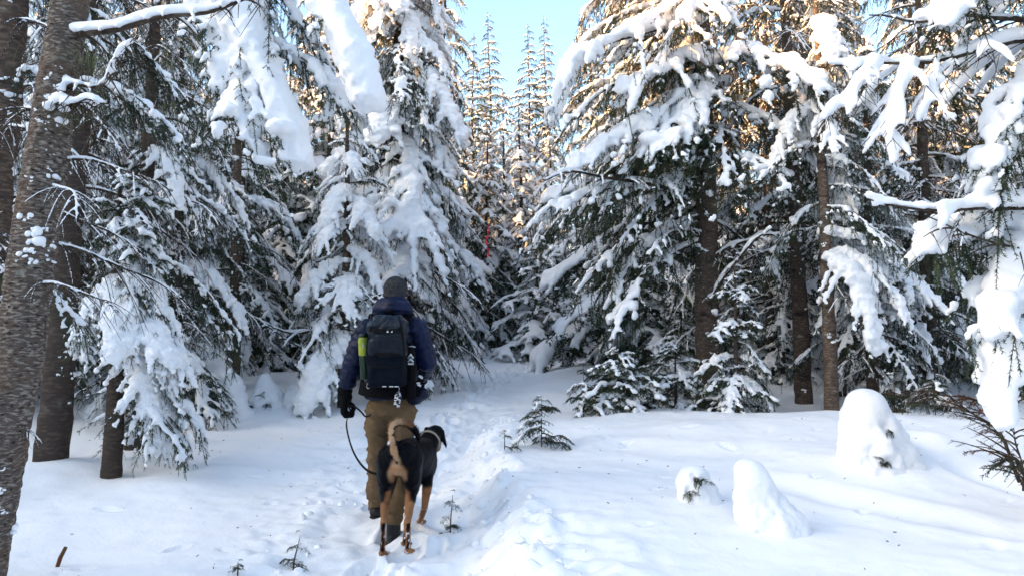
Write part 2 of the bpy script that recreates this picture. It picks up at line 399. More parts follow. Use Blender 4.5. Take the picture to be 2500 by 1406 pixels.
def make_bough(seed, L=1.5, rise=0.15, droop=0.6, width=0.42, snow=1.0, hang=0.5, full=1.0, res=1, pillow=0.0, bare=False, frost=False, axis=None, needle_m=None, nlat=None, vox=None, wood=1.0, fine=False):
    """res 1 near, 2 far, 3 very far.  returns (wood+needles mesh, snow mesh)"""
    rng = np.random.default_rng(seed)
    g = Geo(); sg = Geo()
    t = np.linspace(0, 1, 16)
    wob = rng.normal(0, 0.05, 3)
    ax = np.stack([L * t * (1 - 0.12 * droop * t), L * (wob[0] * np.sin(t * 3) + wob[1] * np.sin(t * 6.5) * 0.5), L * (rise * t - droop * t ** 2.1) + 0.02 * np.sin(t * 9 + seed)], 1)
    if axis is not None:
        A = np.array(axis, float)
        Q = np.vstack([2 * A[0] - A[1], A, 2 * A[-1] - A[-2]]); o_ = []
        for i_ in range(1, len(Q) - 2):
            for t_ in np.linspace(0, 1, 8, endpoint=False):
                o_.append(.5 * ((2 * Q[i_]) + (-Q[i_ - 1] + Q[i_ + 1]) * t_ + (2 * Q[i_ - 1] - 5 * Q[i_] + 4 * Q[i_ + 1] - Q[i_ + 2]) * t_ ** 2 + (-Q[i_ - 1] + 3 * Q[i_] - 3 * Q[i_ + 1] + Q[i_ + 2]) * t_ ** 3))
        A = np.array(o_ + [A[-1]]); sl_ = np.concatenate([[0], np.cumsum(np.linalg.norm(np.diff(A, axis=0), axis=1))]); L = float(sl_[-1])
        ax = np.stack([np.interp(t * L, sl_, A[:, c]) for c in range(3)], 1)
        ax[:, 2] += 0.008 * np.sin(t * 17 + seed); ax[:, 1] += 0.01 * np.sin(t * 13 + seed)
    g.tube(ax, wood * 0.016 * (1 - 0.85 * t) * (L / 1.5) ** 0.5 + 0.002, 5 if res == 1 else 3, 0, cap=False)
    nl = {1: 13, 2: 9, 3: 6}[res] if nlat is None else nlat
    tw = []            # twiglets
    lat = []
    for k in range(nl):
        for sgn in (-1, 1):
            tt = 0.10 + 0.86 * (k + rng.random() * 0.8) / nl
            if bare and rng.random() < 0.2: continue
            if not bare and rng.random() < 0.12: continue
            ll = width * L * (math.sin(math.pi * min(1, tt * 0.78 + 0.2)) ** 0.8) * (0.35 + 0.95 * rng.random())
            i0 = np.stack([np.interp(tt, t, ax[:, c]) for c in range(3)])
            i1 = np.stack([np.interp(min(1, tt + 0.05), t, ax[:, c]) for c in range(3)]); d = i1 - i0; d /= np.linalg.norm(d) + 1e-9
            an = R(62 - 25 * tt + rng.normal(0, 15)) * sgn
            dir2 = np.array([math.cos(an) * d[0] - math.sin(an) * 1.0 * 0, math.sin(an), 0]); 
            dir2 = np.array([math.cos(an), math.sin(an), 0.0])
            s = np.linspace(0, 1, 6)
            dd = (0.30 + 0.55 * hang) * (0.5 + 1.0 * rng.random())
            slope = max(-1.2, min(1.2, d[2] / max(0.2, math.hypot(d[0], d[1])))) * math.cos(an) * 0.8; an += math.atan2(d[1], d[0])
            dir2 = np.array([math.cos(an), math.sin(an), 0.0])
            lp = i0 + np.outer(s * ll, dir2); lp[:, 2] += s * ll * slope + ll * (0.10 * s - dd * s ** 1.8)
            lp[:, :2] += rng.normal(0, 0.012, 2) * s[:, None]
            lat.append((tt, lp, ll))
            g.tube(lp, (0.006 * (1 - 0.8 * s) + 0.0012) * (1.3 if res > 1 else 1), 3, 0, cap=False)
            if res < 3:
                nt_ = max(2, int(ll / (0.055 if res == 1 else 0.10)))
                for q in range(nt_):
                    for sg2 in (-1, 1):
                        if rng.random() > (0.85 * full if not bare else 0.35): continue
                        f = (q + 0.4 + 0.6 * rng.random()) / nt_
                        c0 = np.stack([np.interp(f, s, lp[:, c]) for c in range(3)])
                        tl = (0.05 + 0.10 * rng.random()) * (1.15 - 0.5 * f) * (1.4 if res == 2 else 1)
                        a2 = an + sg2 * R(48 + rng.normal(0, 10))
                        e = np.array([math.cos(a2), math.sin(a2), -0.35 - hang * (0.3 + rng.random()) ]); e /= np.linalg.norm(e)
                        mid = c0 + e * tl * 0.55; end = mid + (e + np.array([0, 0, -0.35 * hang])) * tl * 0.45
                        tw.append(np.array([c0, mid, end]))
    if not bare:
        stp, nlg, nw = {1: (0.0080, 0.023, 0.0056), 2: (0.032, 0.055, 0.019), 3: (0.06, 0.10, 0.036)}[res] if not fine else (0.022, 0.085, 0.026)
        for tt, lp, ll in lat: needles_on(g, lp[1:], rng, stp * 0.9, nlg, nw, 1)
        for p in tw: needles_on(g, p, rng, stp, nlg, nw, 1)
        needles_on(g, ax[5:], rng, stp * 0.8, nlg * 1.1, nw, 1)
    for p in tw:
        if res == 1: g.tube(p, [0.0022, 0.0017, 0.001], 3, 0, cap=False)
    # hanging curtain twigs under the bough
    if hang > 0.3 and res < 3:
        for q in range(int((62 if res == 1 else 18) * hang * full * (.4 if bare else 1))):
            tt, lp, ll = lat[rng.integers(len(lat))]; f = rng.random()
            c0 = np.stack([np.interp(f, np.linspace(0, 1, 6), lp[:, c]) for c in range(3)])
            hl = (0.10 + 0.20 * rng.random()) * (.5 if bare else 1)
            pth = c0 + np.outer([0, 0.5, 1], np.array([rng.normal(0.12, .15) + (.5 * rng.normal() if bare else 0), rng.normal(0, .15) + (.5 * rng.normal() if bare else 0), -1.0]) * hl)
            if not bare: needles_on(g, pth, rng, stp * 0.9, nlg, nw, 1)
            g.tube(pth, [0.003, 0.002, 0.0015], 3, 0, cap=False)
    bm_ = g.mesh('bough', [M['twig'], M[needle_m] if needle_m else M['needle_frost'] if frost else M['needle']], smooth=False)
    # snow ------------------------------------------------------------
    if snow > 0:
        vox0 = vox; vox = vox or {1: 0.021, 2: 0.050, 3: 0.09}[res]
        if bare:
            Cc, Rr = chain(ax[1:], (0.015 + 0.010 * noise2(t * 7, t * 0 + seed, seed))[1:] * snow * (1.15 - 0.5 * t[1:]), 0.5)
            Cc[:, 2] += Rr[:, 0] * 0.9; sg.balls(Cc, Rr[:, 0])
            for tt, lp, ll in lat:
                rr = np.full(6, 0.0105) * snow * (0.7 + 0.5 * rng.random()); rr[-1] *= 0.6
                Cc, Rr = chain(lp, rr, 0.6); Cc[:, 2] += Rr[:, 0] * 0.8; sg.balls(Cc, Rr[:, 0])
            vox = vox0 or {1: 0.013, 2: 0.026, 3: 0.04}[res]
        else:
            mn = vox * 0.95
            tb = np.clip(t, 0, 1)
            prof = (0.35 + 0.65 * np.sin(np.pi * np.clip(tb * 0.85 + 0.12, 0, 1)) ** 0.7)
            n1 = noise2(t * 5 + seed, t * 0, seed + 3) + .6 * noise2(t * 13 + seed, t * 0, seed + 4)
            ra = (0.062 * snow * prof * (1 + 0.55 * n1)) * (1 + 0.9 * pillow) * (L / 1.5) ** 0.5
            ra = np.maximum(ra, mn)
            Cc, Rr = chain(ax, ra, 0.4); Cc[:, 2] += Rr[:, 0] * 0.75
            Cc[:, 1] += 0.02 * noise2(Cc[:, 0] * 9, Cc[:, 0] * 0, seed); sg.balls(Cc, np.stack([Rr[:, 0], Rr[:, 0] * (1.25 + pillow * 0.5), Rr[:, 0] * (0.85)], 1), ICO1)
            for tt, lp, ll in lat:
                cov = 0.45 + 0.5 * rng.random() if rng.random() < 0.45 + 0.35 * snow else 0.15
                kk = np.linspace(0, min(1, cov * (0.75 + 0.25 * snow)), 6)
                q = np.stack([np.interp(kk, np.linspace(0, 1, 6), lp[:, c]) for c in range(3)], 1)
                r0 = (0.024 + 0.034 * rng.random()) * snow * (1 + 0.8 * pillow); rr = np.maximum(mn, r0 * np.array([0.9, 1.1, 1.0 + 0.3 * rng.normal(), 1.0 + 0.3 * rng.normal(), 0.85, 0.6]))
                Cc, Rr = chain(q, rr, 0.5)
                nz_ = noise3(Cc * 17.0, seed + 41) + .5 * noise3(Cc * 34.0, seed + 42); kp = nz_ > (-.25 if snow > .9 else -.05)
                Rr = np.maximum(Rr * (1 + .65 * nz_[:, None]), mn); Cc[:, 2] += Rr[:, 0] * 0.6; sg.balls(Cc[kp], Rr[kp, 0], ICO1, 0.85)
            for _ in range(int((9 if res < 3 else 4) * snow * (1 + pillow))):
                tt, lp, ll = lat[rng.integers(len(lat))]; f_ = rng.uniform(.05, .75); c_ = np.array([np.interp(f_, np.linspace(0, 1, 6), lp[:, c]) for c in range(3)])
                rp = rng.uniform(.035, .085) * min(1.5, .45 + .55 * snow) * (1 + .5 * pillow); sg.balls([c_ + [0, 0, rp * .35], c_ + rng.normal(0, rp * .5, 3) * [1, 1, .3] + [0, 0, rp * .3]], [[rp, rp * rng.uniform(.7, 1.2), max(mn, rp * .6)], [rp * .7, rp * .8, max(mn, rp * .5)]], ICO2)
            if res < 3:
                sel = [p for p in tw if rng.random() < 0.50 * snow]
                for p in sel:
                    r0 = max(mn, (0.018 + 0.012 * rng.random()) * (0.6 + 0.4 * snow) * (1 + 0.6 * pillow))
                    Cc, Rr = chain(p[:2], [r0, r0 * 0.85], 0.7); Cc[:, 2] += r0 * 0.7; sg.balls(Cc, Rr[:, 0])
        sm = remesh(sg, vox, 2 if res == 1 else 1, 0.5, 'bough_snow')
        V = get_co(sm); Nn = get_no(sm)
        if res == 1 and not bare:
            V = V + Nn * ((0.015 * fbm3(V * 14, 3, seed, .6) + 0.018 * noise3(V * 6, seed + 5))[:, None]); set_co(sm, V)
        finish(sm, [M['snow']])
    else: sm = None
    return bm_, sm

def lib(specs, res):
    return [make_bough(res=res, **sp) for sp in specs]
heavy_specs = [dict(seed=105, rise=.15, droop=.85, snow=1.0, hang=.8, pillow=.5, width=.30), dict(seed=106, rise=.0, droop=.6, snow=1.35, hang=.6, pillow=.9, width=.34, full=.8),
               dict(seed=101, rise=.22, droop=.62, snow=1.15, hang=.5, pillow=.55), dict(seed=102, rise=.12, droop=.72, snow=1.25, hang=.6, pillow=.8, width=.36),
               dict(seed=103, rise=.05, droop=.50, snow=1.1, hang=.45, pillow=.4, width=.46), dict(seed=104, rise=-.1, droop=.75, snow=1.2, hang=.7, pillow=.6, width=.38)]
med_specs = [dict(seed=115, rise=.1, droop=.8, snow=.5, hang=1.0, width=.34), dict(seed=116, rise=-.05, droop=.5, snow=.9, hang=.9, width=.40, pillow=.3),
             dict(seed=111, rise=.20, droop=.52, snow=.65, hang=.8), dict(seed=112, rise=.08, droop=.60, snow=.6, hang=1.0, width=.38),
             dict(seed=113, rise=.0, droop=.42, snow=.85, hang=.5, width=.46), dict(seed=114, rise=.15, droop=.7, snow=.7, hang=.8)]
light_specs = [dict(seed=123, rise=.10, droop=.55, snow=.36, hang=1.1, nlat=15), dict(seed=124, rise=-.05, droop=.5, snow=.4, hang=1.2, nlat=15, width=.38),
               dict(seed=121, rise=.15, droop=.45, snow=.5, hang=.7, frost=True), dict(seed=122, rise=.0, droop=.45, snow=.48, hang=.9, frost=True, width=.36)]
bare_specs = [dict(seed=131, rise=.10, droop=.30, snow=.95, hang=.6, bare=True, width=.30, nlat=15), dict(seed=132, rise=-.05, droop=.30, snow=.85, hang=.9, bare=True, width=.36, nlat=15), dict(seed=133, rise=.2, droop=.5, snow=1.0, hang=.9, bare=True, width=.28, nlat=15)]
young_specs = [dict(seed=141, L=0.7, rise=.35, droop=.35, snow=.45, hang=.2, width=.40), dict(seed=142, L=0.7, rise=.25, droop=.45, snow=.6, hang=.3, width=.42)]
LIB = {'heavy': lib(heavy_specs, 1), 'med': lib(med_specs, 1), 'light': lib(light_specs, 1), 'bare': lib(bare_specs, 1), 'young': lib(young_specs, 1)}
LIBL = {'heavy': 1.5, 'med': 1.5, 'light': 1.5, 'bare': 1.5, 'young': 0.7}

# ------------------------------------------------------------------ trunks
def trunk_mesh(pts, rads, mat_, sides=20, step=0.06, amp=0.05, seed=0, plate=.03):
    """trunk through pts (relative) with uneven bark relief"""
    pts = np.asarray(pts, float); rads = np.asarray(rads, float)
    L = np.concatenate([[0], np.cumsum(np.linalg.norm(np.diff(pts, axis=0), axis=1))])
    n = max(6, int(L[-1] / step)); q = np.linspace(0, L[-1], n)
    C = np.stack([np.interp(q, L, pts[:, k]) for k in range(3)], 1); rr = np.interp(q, L, rads)
    C[:, 0] += 0.10 * rads[0] * fbm2(q * 0.9, q * 0, 2, seed); C[:, 1] += 0.10 * rads[0] * fbm2(q * 0.9, q * 0 + 9, 2, seed)
    g = Geo(); g.tube(C, rr, sides, 0)
    V, Fs, mi = g.arrays()
    k = n * sides
    th = np.tile(np.arange(sides) / sides * 2 * math.pi, n); zz = np.repeat(q, sides); rb = np.repeat(rr, sides)
    nz = fbm3(np.stack([np.cos(th) * 2.2 + seed, np.sin(th) * 2.2, zz * 9], 1), 3, seed)
    pl = sstep(-.15, .25, noise3(np.stack([np.cos(th) * 3.6 + seed, np.sin(th) * 3.6, zz * 34], 1), seed + 7)) + .5 * sstep(.0, .3, noise3(np.stack([np.cos(th) * 7, np.sin(th) * 7 + seed, zz * 60], 1), seed + 8))
    V[:k] = np.repeat(C, sides, 0) + (V[:k] - np.repeat(C, sides, 0)) * (1 + amp * nz + plate * pl)[:, None]
    return new_mesh('trunk', V, Fs, [mat_], mi, True), C, rr

def trunk_snow(C, rr, rng, n, toward=None, zlo=0, zhi=1, size=0.03, clump=False):
    """small snow pats stuck on the bark"""
    g = Geo()
    for _ in range(n):
        i = int((zlo + (zhi - zlo) * rng.random()) * (len(C) - 1)); a = rng.random() * 2 * math.pi if toward is None else toward + rng.normal(0, 0.8)
        if clump and noise3(np.array([[C[i][2] * 1.7, a * .9, 3.3]]), 9)[0] < .05 + .25 * rng.random(): continue
        r = size * (0.25 + 1.6 * rng.random() ** 3)
        c = C[i] + np.array([math.cos(a), math.sin(a), 0]) * rr[i] * 0.99
        k = rng.integers(2, 5)
        k += 2; tg = np.array([-math.sin(a), math.cos(a), 0]); cc = c + np.outer(rng.normal(0, r * .75, k), tg); cc[:, 2] += rng.normal(0, r * 0.45, k)
        g.balls(cc, (r * (0.25 + 0.4 * rng.random(k)))[:, None] * np.array([[1.1, 1.1, rng.uniform(.5, 1.2)]]), ICO2)
    V, Fs, mi = g.arrays(); V = V + size * .22 * np.stack([fbm3(V * 45, 2, 3 + q) for q in range(3)], 1)
    return new_mesh('snow_pats', V, Fs, [M['snow']], mi, True)

def trunk_at(C, z):
    return np.array([np.interp(z, C[:, 2], C[:, 0]), np.interp(z, C[:, 2], C[:, 1]), z])

def custom_bough(root, seed, pts, **kw):
    o = np.array(pts[0], float); A = [np.array(q, float) - o for q in pts]
    wm, sm = make_bough(seed, axis=A, **kw)
    b = link('bough', wm, root); b.location = Vector(o) - Vector(root.location)
    if sm is not None: link('snow', sm, b)['kind'] = 'stuff'
    return b

NBOUGH = [0]
def add_bough(root, kind, loc, az, ln, rng=None, var=None, sz=None, tilt=0.0):
    arr = LIB[kind]; i = var if var is not None else int(rng.integers(len(arr)))
    wm, sm = arr[i]; s = ln / LIBL[kind]
    sy = 1.0 if rng is None else (0.85 + 0.3 * rng.random()) * (-1 if rng.random() < .5 else 1)
    s2 = max(s, 0.55 * s + 0.45) if sz is None else sz          # small boughs keep thicker snow, long ones do not swell
    s2 = s ** 0.8 if sz is None else sz
    b = link('bough', wm, root, loc, az, (s, s2 * sy, s2))
    b.rotation_euler = (0, -tilt, az)
    if sm is not None:
        link('snow', sm, b)['kind'] = 'stuff'
    NBOUGH[0] += 1
    return b

def grow_tree(label, base, H, Rmax, rt, mix, seed, zlo=0.15, n=60, lean=(0, 0), profile=1.0, cat='tree', name='spruce_tree', skirt=1.0, az_only=None, ztop=None,
              trunk_mat='bark_dark', pats=12, pats_to=None, group=None, azbias=None, avoid=None, droop0=14, mixfn=None):
    rng = np.random.default_rng(seed)
    x, y = base[0], base[1]; z = gz(x, y) - 0.05 if len(base) < 3 else base[2]
    root = thing(name, label, cat, (x, y, z), group)
    pts = [(0, 0, -0.15), (lean[0] * 0.3, lean[1] * 0.3, H * 0.35), (lean[0], lean[1], H)]
    me, C, rr = trunk_mesh(pts, [rt * 1.15, rt * 0.85, min(0.012, rt * .3)], M[trunk_mat], 16, 0.08, 0.06, seed)
    link('trunk', me, root)
    if pats: link('snow_pats', trunk_snow(C, rr, rng, pats, pats_to, 0, 0.6), root)['kind'] = 'stuff'
    ztop = H * 0.985 if ztop is None else ztop
    zs = np.linspace(zlo * H if zlo < 1 else zlo, ztop, n)
    az = rng.random() * 6.28
    for k, zz in enumerate(zs):
        az += 2.39996 + rng.normal(0, 0.25)
        a = az
        if azbias is not None and rng.random() < azbias[1]: a = azbias[0] + rng.normal(0, azbias[2])
        zz = zz + rng.normal(0, 0.06)
        if avoid and len(avoid) > 2 and zz > avoid[2] and abs((a + math.pi) % (2 * math.pi) - math.pi) < .9 and rng.random() < .6: continue
        if avoid and zz < avoid[0] and abs((a + math.pi / 2 + math.pi) % (2 * math.pi) - math.pi) < avoid[1]: continue
        f = min(max(zz / H, 0), 1)
        ln = Rmax * ((1 - f) ** profile) * (0.72 + 0.5 * rng.random()) * (skirt if f < 0.25 else 1) + min(0.12, Rmax * .25)
        if f < 0.12: ln *= 0.85
        c = trunk_at(C, zz)
        kinds, pr = zip(*(mixfn(f) if mixfn else mix).items()); kd = kinds[rng.choice(len(kinds), p=np.array(pr) / sum(pr))]
        if ln < 0.55 and kd in ('heavy', 'med') : kd = 'young' if rng.random() < 0.6 else kd
        add_bough(root, kd, c, a, ln, rng, tilt=R(droop0) * (rng.normal(0, 0.5) - (1 - f) * 1.0))
    return root
# ------------------------------------------------------------------ whole trees for the middle and far distance (shared meshes)
def assemble(seed, H, Rmax, n, parts, res, zlo=0.06, rt=0.10, profile=0.75, nlow=None, droop0=12):
    rng = np.random.default_rng(seed)
    gc, gs = Geo(), Geo()
    az = 0
    arrs = []
    for wm, sm in parts:
        arrs.append((get_co(wm), faces_of(wm), np.array([wm.polygons[i].material_index for i in range(len(wm.polygons))]) , get_co(sm) if sm else None, faces_of(sm) if sm else None))
    L0 = 1.5
    for k in range(n):
        f = zlo + (0.99 - zlo) * (k / (n - 1)); az += 2.39996 + rng.normal(0, .3)
        ln = Rmax * (1 - f) ** profile * (0.7 + 0.55 * rng.random()) + 0.10
        s = ln / L0; s2 = s ** 0.85
        wv, wf, wmi, sv, sf = arrs[rng.integers(len(arrs))] if nlow is None else arrs[rng.integers(nlow)] if f < 0.66 else arrs[nlow + rng.integers(len(arrs) - nlow)]
        c, sn = math.cos(az), math.sin(az); sy = s2 * (1 if rng.random() < .5 else -1)
        Mx = np.array([[c * s, -sn * sy, 0], [sn * s, c * sy, 0], [0, 0, s2]])
        tl = R(droop0) * (rng.normal(0, 0.5) - (1 - f)); Mx = Mx @ np.array([[math.cos(tl), 0, -math.sin(tl)], [0, 1, 0], [math.sin(tl), 0, math.cos(tl)]])
        off = np.array([0, 0, f * H + rng.normal(0, 0.03 * H / n * 4)])
        V = wv @ Mx.T + off
        fl = wf if sy > 0 else wf[:, ::-1]
        gc.add(V, fl[:, :], 1); gc.mt[-1] = tri_mat(wv, wf, wmi)
        if sv is not None: gs.add(sv @ Mx.T + off, sf if sy > 0 else sf[:, ::-1], 0)
    return gc, gs

_TM = {}
def tri_mat(wv, wf, wmi):
    k = id(wmi)
    # polygon order is kept by loop triangles: quads give two triangles
    return _TM[len(wf), len(wv)]
def reg(wm):
    wm.calc_loop_triangles(); a = np.empty(len(wm.loop_triangles), np.int32); wm.loop_triangles.foreach_get('polygon_index', a)
    b = np.empty(len(wm.polygons), np.int32); wm.polygons.foreach_get('material_index', b)
    _TM[len(wm.loop_triangles), len(wm.vertices)] = b[a]

FAR = {}
def far_proto(key, seed, H, Rmax, n, specs, res, **kw):
    parts = [make_bough(res=res, **sp) for sp in specs]
    for wm, sm in parts: reg(wm)
    gc, gs = assemble(seed, H, Rmax, n, parts, res, **kw)
    g = Geo(); rt = kw.get('rt', 0.1); zz = np.linspace(-0.1, H, 12); g.tube(np.stack([0.03 * np.sin(zz), 0.03 * np.cos(zz * 1.3), zz], 1), rt * (1 - zz / H * 0.93), 8, 0)
    FAR[key] = (H, g, gc, gs)
F2 = [dict(seed=201, rise=.2, droop=.6, snow=1.15, hang=.5, pillow=.5), dict(seed=202, rise=.05, droop=.6, snow=1.0, hang=.7, pillow=.3), dict(seed=203, rise=.0, droop=.45, snow=.9, hang=.5)]
F2b = [dict(seed=211, rise=.1, droop=.5, snow=.42, hang=.9), dict(seed=212, rise=.0, droop=.5, snow=.6, hang=.7), dict(seed=213, rise=-.1, droop=.4, snow=.35, hang=.9)]
F3 = [dict(seed=221, rise=.1, droop=.6, snow=.95, hang=.5, fine=True), dict(seed=222, rise=.0, droop=.5, snow=.7, hang=.5)]
FS = [dict(seed=231, rise=.25, droop=.35, snow=.35, hang=.5), dict(seed=232, rise=.15, droop=.4, snow=0, hang=.7), dict(seed=233, rise=.15, droop=.4, snow=.3, hang=.7)]
FS = [dict(q, width=.42, fine=True, nlat=9) for q in FS]
far_proto('snowy', 301, 8.0, 1.7, 56, F2, 2)
far_proto('snowy2', 302, 8.0, 1.5, 60, F2 + F2b, 2)
far_proto('dusty', 303, 9.0, 1.7, 64, F2b, 2)
far_proto('small', 304, 3.6, 1.0, 34, F2, 2, rt=0.05, profile=0.9)
far_proto('spire', 305, 10.0, 1.75, 104, F3 + FS, 3, zlo=0.12, rt=0.08, nlow=2, profile=1.0, droop0=0)
FARM = {}; FAR_FIRST = {}
def far_tree(key, label, x, y, H, seed, width=1.0, z=None, name='spruce_tree', group=None, lean=0.0):
    if key not in FARM:
        H0, gt, gc, gs = FAR[key]
        FARM[key] = (gt.mesh('trunk', [M['bark_dark']]), gc.mesh('crown', [M['twig'], M['needle']], smooth=False), gs.mesh('crown_snow', [M['snow']]))
    H0 = FAR[key][0]; rng = np.random.default_rng(seed)
    z = gz(x, y) - 0.05 if z is None else z
    root = thing(name, label, 'tree', (x, y, z), group)
    s = H / H0; rz = rng.random() * 6.28
    root.scale = (s * width, s * width, s); root.rotation_euler = (rng.normal(0, .015), lean + rng.normal(0, .015), rz)
    t, c, sn = FARM[key]
    a_, b_, c_ = link('trunk', t, root), link('crown', c, root), link('crown_snow', sn, root); c_['kind'] = 'stuff'; FAR_FIRST.setdefault(key, (a_, b_, c_))
    return root
# ------------------------------------------------------------------ placing the forest
def X(px, d): return (px - 1250.0) / F_PX * d * 1.0

ROWS = []
def build_rows():
    """the rows of forest behind, every tree its own object"""
    rng = np.random.default_rng(77); spots = []
    for k in range(2500):
        d = rng.uniform(13.5, 25); px = rng.uniform(-150, 2650); x = X(px, d)
        if 1075 < px < 1500: continue
        if d < 19 and 900 < px < 1600: continue
        if all((x - a) ** 2 + (d - b) ** 2 > (2.2 + 0.03 * d) ** 2 for a, b in spots): spots.append((x, d))
        if len(spots) >= 44: break
    marks = [(-400, 'the leaning trunk'), (130, 'the thick dark trunk at left'), (330, 'the lichen hung slim spruce'), (520, 'the thin brown trunk'), (700, 'the slim pillowed spruce'),
             (860, "the spruce at the man"), (1000, 'the big central spruce'), (1400, 'the left boughs of the big right spruce'), (1600, 'the big bare trunk'), (1800, 'the straight dark trunk'), (1990, 'the clumped spruce'),
             (2180, 'the sagging dark spruce at right'), (2420, 'the right edge boughs')]
    used = {}
    for i, (x, y) in enumerate(sorted(spots, key=lambda q: q[1])):
        H = (1.45 + 0.42 * y) * rng.uniform(1.0, 1.35)
        key = ['snowy', 'snowy2', 'dusty', 'dusty'][rng.integers(4)]
        px = 1250 + x / y * F_PX; mk = min(marks, key=lambda q: abs(q[0] - px))[1]
        k = used.get(mk, 0); used[mk] = k + 1
        look = {'snowy': 'thickly snowed spruce', 'snowy2': 'half snowed spruce', 'dusty': 'lightly snowed spruce'}[key]
        row = ['right behind', 'in the second row behind', 'in the third row behind', 'in the fourth row behind', 'in the fifth row behind', 'in the sixth row behind'][min(k, 5)]
        far_tree(key, look + ' ' + row + ' ' + mk, x, y, H, 900 + i, rng.uniform(0.95, 1.35) * (8.5 / H) ** 0.4, group='spruces in the rows of forest behind')
build_rows()

def build_mass():
    """the wood farther back reads as one mass: one object, trees spread by geometry nodes"""
    rng = np.random.default_rng(78); spots = []
    for k in range(4000):
        d = rng.uniform(26, 62); px = rng.uniform(-600, 3100); x = X(px, d); hide = 1050 < px < 1500
        if hide and d < 33: continue
        if all((x - a) ** 2 + (d - b) ** 2 > 7.5 for a, b, _ in spots): spots.append((x, d, hide))
        if len(spots) >= 130: break
    H = [rng.uniform(.75, .95) if h else rng.uniform(1.15, 1.9) for _, _, h in spots]
    for k in range(4000):          # the wood goes on around and behind the viewer
        x, y = rng.uniform(-22, 22), rng.uniform(-24, 14)
        if abs(x) < .70 * y + 3.2 and y > -1 or math.hypot(x, y) < 6.5 or abs(x) < 2.2: continue
        if all((x - a) ** 2 + (y - b) ** 2 > 13 for a, b, _ in spots): spots.append((x, y, False)); H.append(rng.uniform(.9, 1.2) if x > -4 else rng.uniform(.7, .85))
        if len(spots) >= 190: break
    n = len(spots); H = np.array(H); V = np.array([[x, y, gz(x, y) - .1] for x, y, _ in spots])
    me = bpy.data.meshes.new('far_forest'); me.vertices.add(n); me.vertices.foreach_set('co', V.astype(np.float32).ravel())
    for nm, arr in (('size', H), ('turn', rng.random(n) * 6.28), ('sort', rng.integers(0, 3, n).astype(float))):
        a = me.attributes.new(nm, 'FLOAT', 'POINT'); a.data.foreach_set('value', arr.astype(np.float32))
    o = link('far_forest', me); tag(o, 'dense snowy spruce wood closing off the view far behind', 'forest', kind='stuff')
    ng = bpy.data.node_groups.new('far_forest', 'GeometryNodeTree')
    ng.interface.new_socket('Geometry', in_out='INPUT', socket_type='NodeSocketGeometry'); ng.interface.new_socket('Geometry', in_out='OUTPUT', socket_type='NodeSocketGeometry')
    N, Lk = ng.nodes, ng.links; gi = N.new('NodeGroupInput'); go = N.new('NodeGroupOutput'); jn = N.new('GeometryNodeJoinGeometry')
    def attr(nm):
        a = N.new('GeometryNodeInputNamedAttribute'); a.data_type = 'FLOAT'; a.inputs['Name'].default_value = nm; return a.outputs['Attribute']
    for k, key in enumerate(('snowy', 'dusty', 'snowy2')):
        objs = FAR_FIRST[key]; j2 = N.new('GeometryNodeJoinGeometry')
        for ob in objs:
            oi = N.new('GeometryNodeObjectInfo'); oi.transform_space = 'ORIGINAL'; oi.inputs['Object'].default_value = ob; oi.inputs['As Instance'].default_value = True
            Lk.new(oi.outputs['Geometry'], j2.inputs[0])
        ip = N.new('GeometryNodeInstanceOnPoints'); Lk.new(gi.outputs[0], ip.inputs['Points'])
        gt_ = N.new('GeometryNodeGeometryToInstance'); Lk.new(j2.outputs[0], gt_.inputs[0]); Lk.new(gt_.outputs[0], ip.inputs['Instance'])
        cm = N.new('FunctionNodeCompare'); cm.data_type = 'FLOAT'; cm.operation = 'EQUAL'; Lk.new(attr('sort'), cm.inputs[0]); cm.inputs[1].default_value = float(k); cm.inputs['Epsilon'].default_value = .1
        Lk.new(cm.outputs[0], ip.inputs['Selection']); Lk.new(attr('size'), ip.inputs['Scale'])
        cx = N.new('ShaderNodeCombineXYZ'); Lk.new(attr('turn'), cx.inputs['Z']); Lk.new(cx.outputs[0], ip.inputs['Rotation'])
        Lk.new(ip.outputs[0], jn.inputs[0])
    Lk.new(jn.outputs[0], go.inputs[0])
    m = o.modifiers.new('trees', 'NODES'); m.node_group = ng
build_mass()

# --- the four spires above the gap, and the trees of the gap
for px, tip, d, sd in ((1160, 85, 27, 1), (1205, 42, 28.5, 2), (1285, 62, 30, 3), (1338, 38, 32, 4)):
    pt = P(px, tip, d); g0 = gz(pt.x, d)
    labels = ['faint slender spruce spire, shortest and leftmost of the four tips against the sky',
              'slender spruce spire with bare needle like tip, second from left against the sky',
              'slender spruce spire with snow clumps on its left side, third from left of four',
              'dense dark spruce spire, rightmost of the four tips against the sky']
    far_tree('spire', labels[sd - 1], pt.x, d, pt.z - g0 + .05, 400 + sd, width=1.1 if sd != 4 else 0.95, group='spruce spires above the end of the path')
def tip_tree(key, label, px, tip, d, sd, width=1.0, **kw):
    pt = P(px, tip, d); g0 = gz(pt.x, d)
    return far_tree(key, label, pt.x, d, pt.z - g0 + .05, sd, width, **kw)
tip_tree('small', 'small spruce buried in white snow standing at the end of the path', 1302, 530, 18.0, 411, 1.55)
tip_tree('snowy', 'snowy spruce close behind the small white tree at the path end', 1270, 235, 24, 412, 1.1)
tip_tree('dusty', 'dark dusted spruce behind the hanging red tape', 1195, 265, 22, 413, 1.05)
tip_tree('snowy2', 'narrow snowy spruce right of the small white tree at the path end', 1352, 250, 23, 414, 1.0)
tip_tree('dusty', 'dark green spruce under the drooping boughs at the right of the path end', 1440, 420, 19.5, 415, 1.15)
tip_tree('small', 'low snowy spruce with curved boughs in the shade right of the path', 1585, 660, 14.5, 416, 1.4)
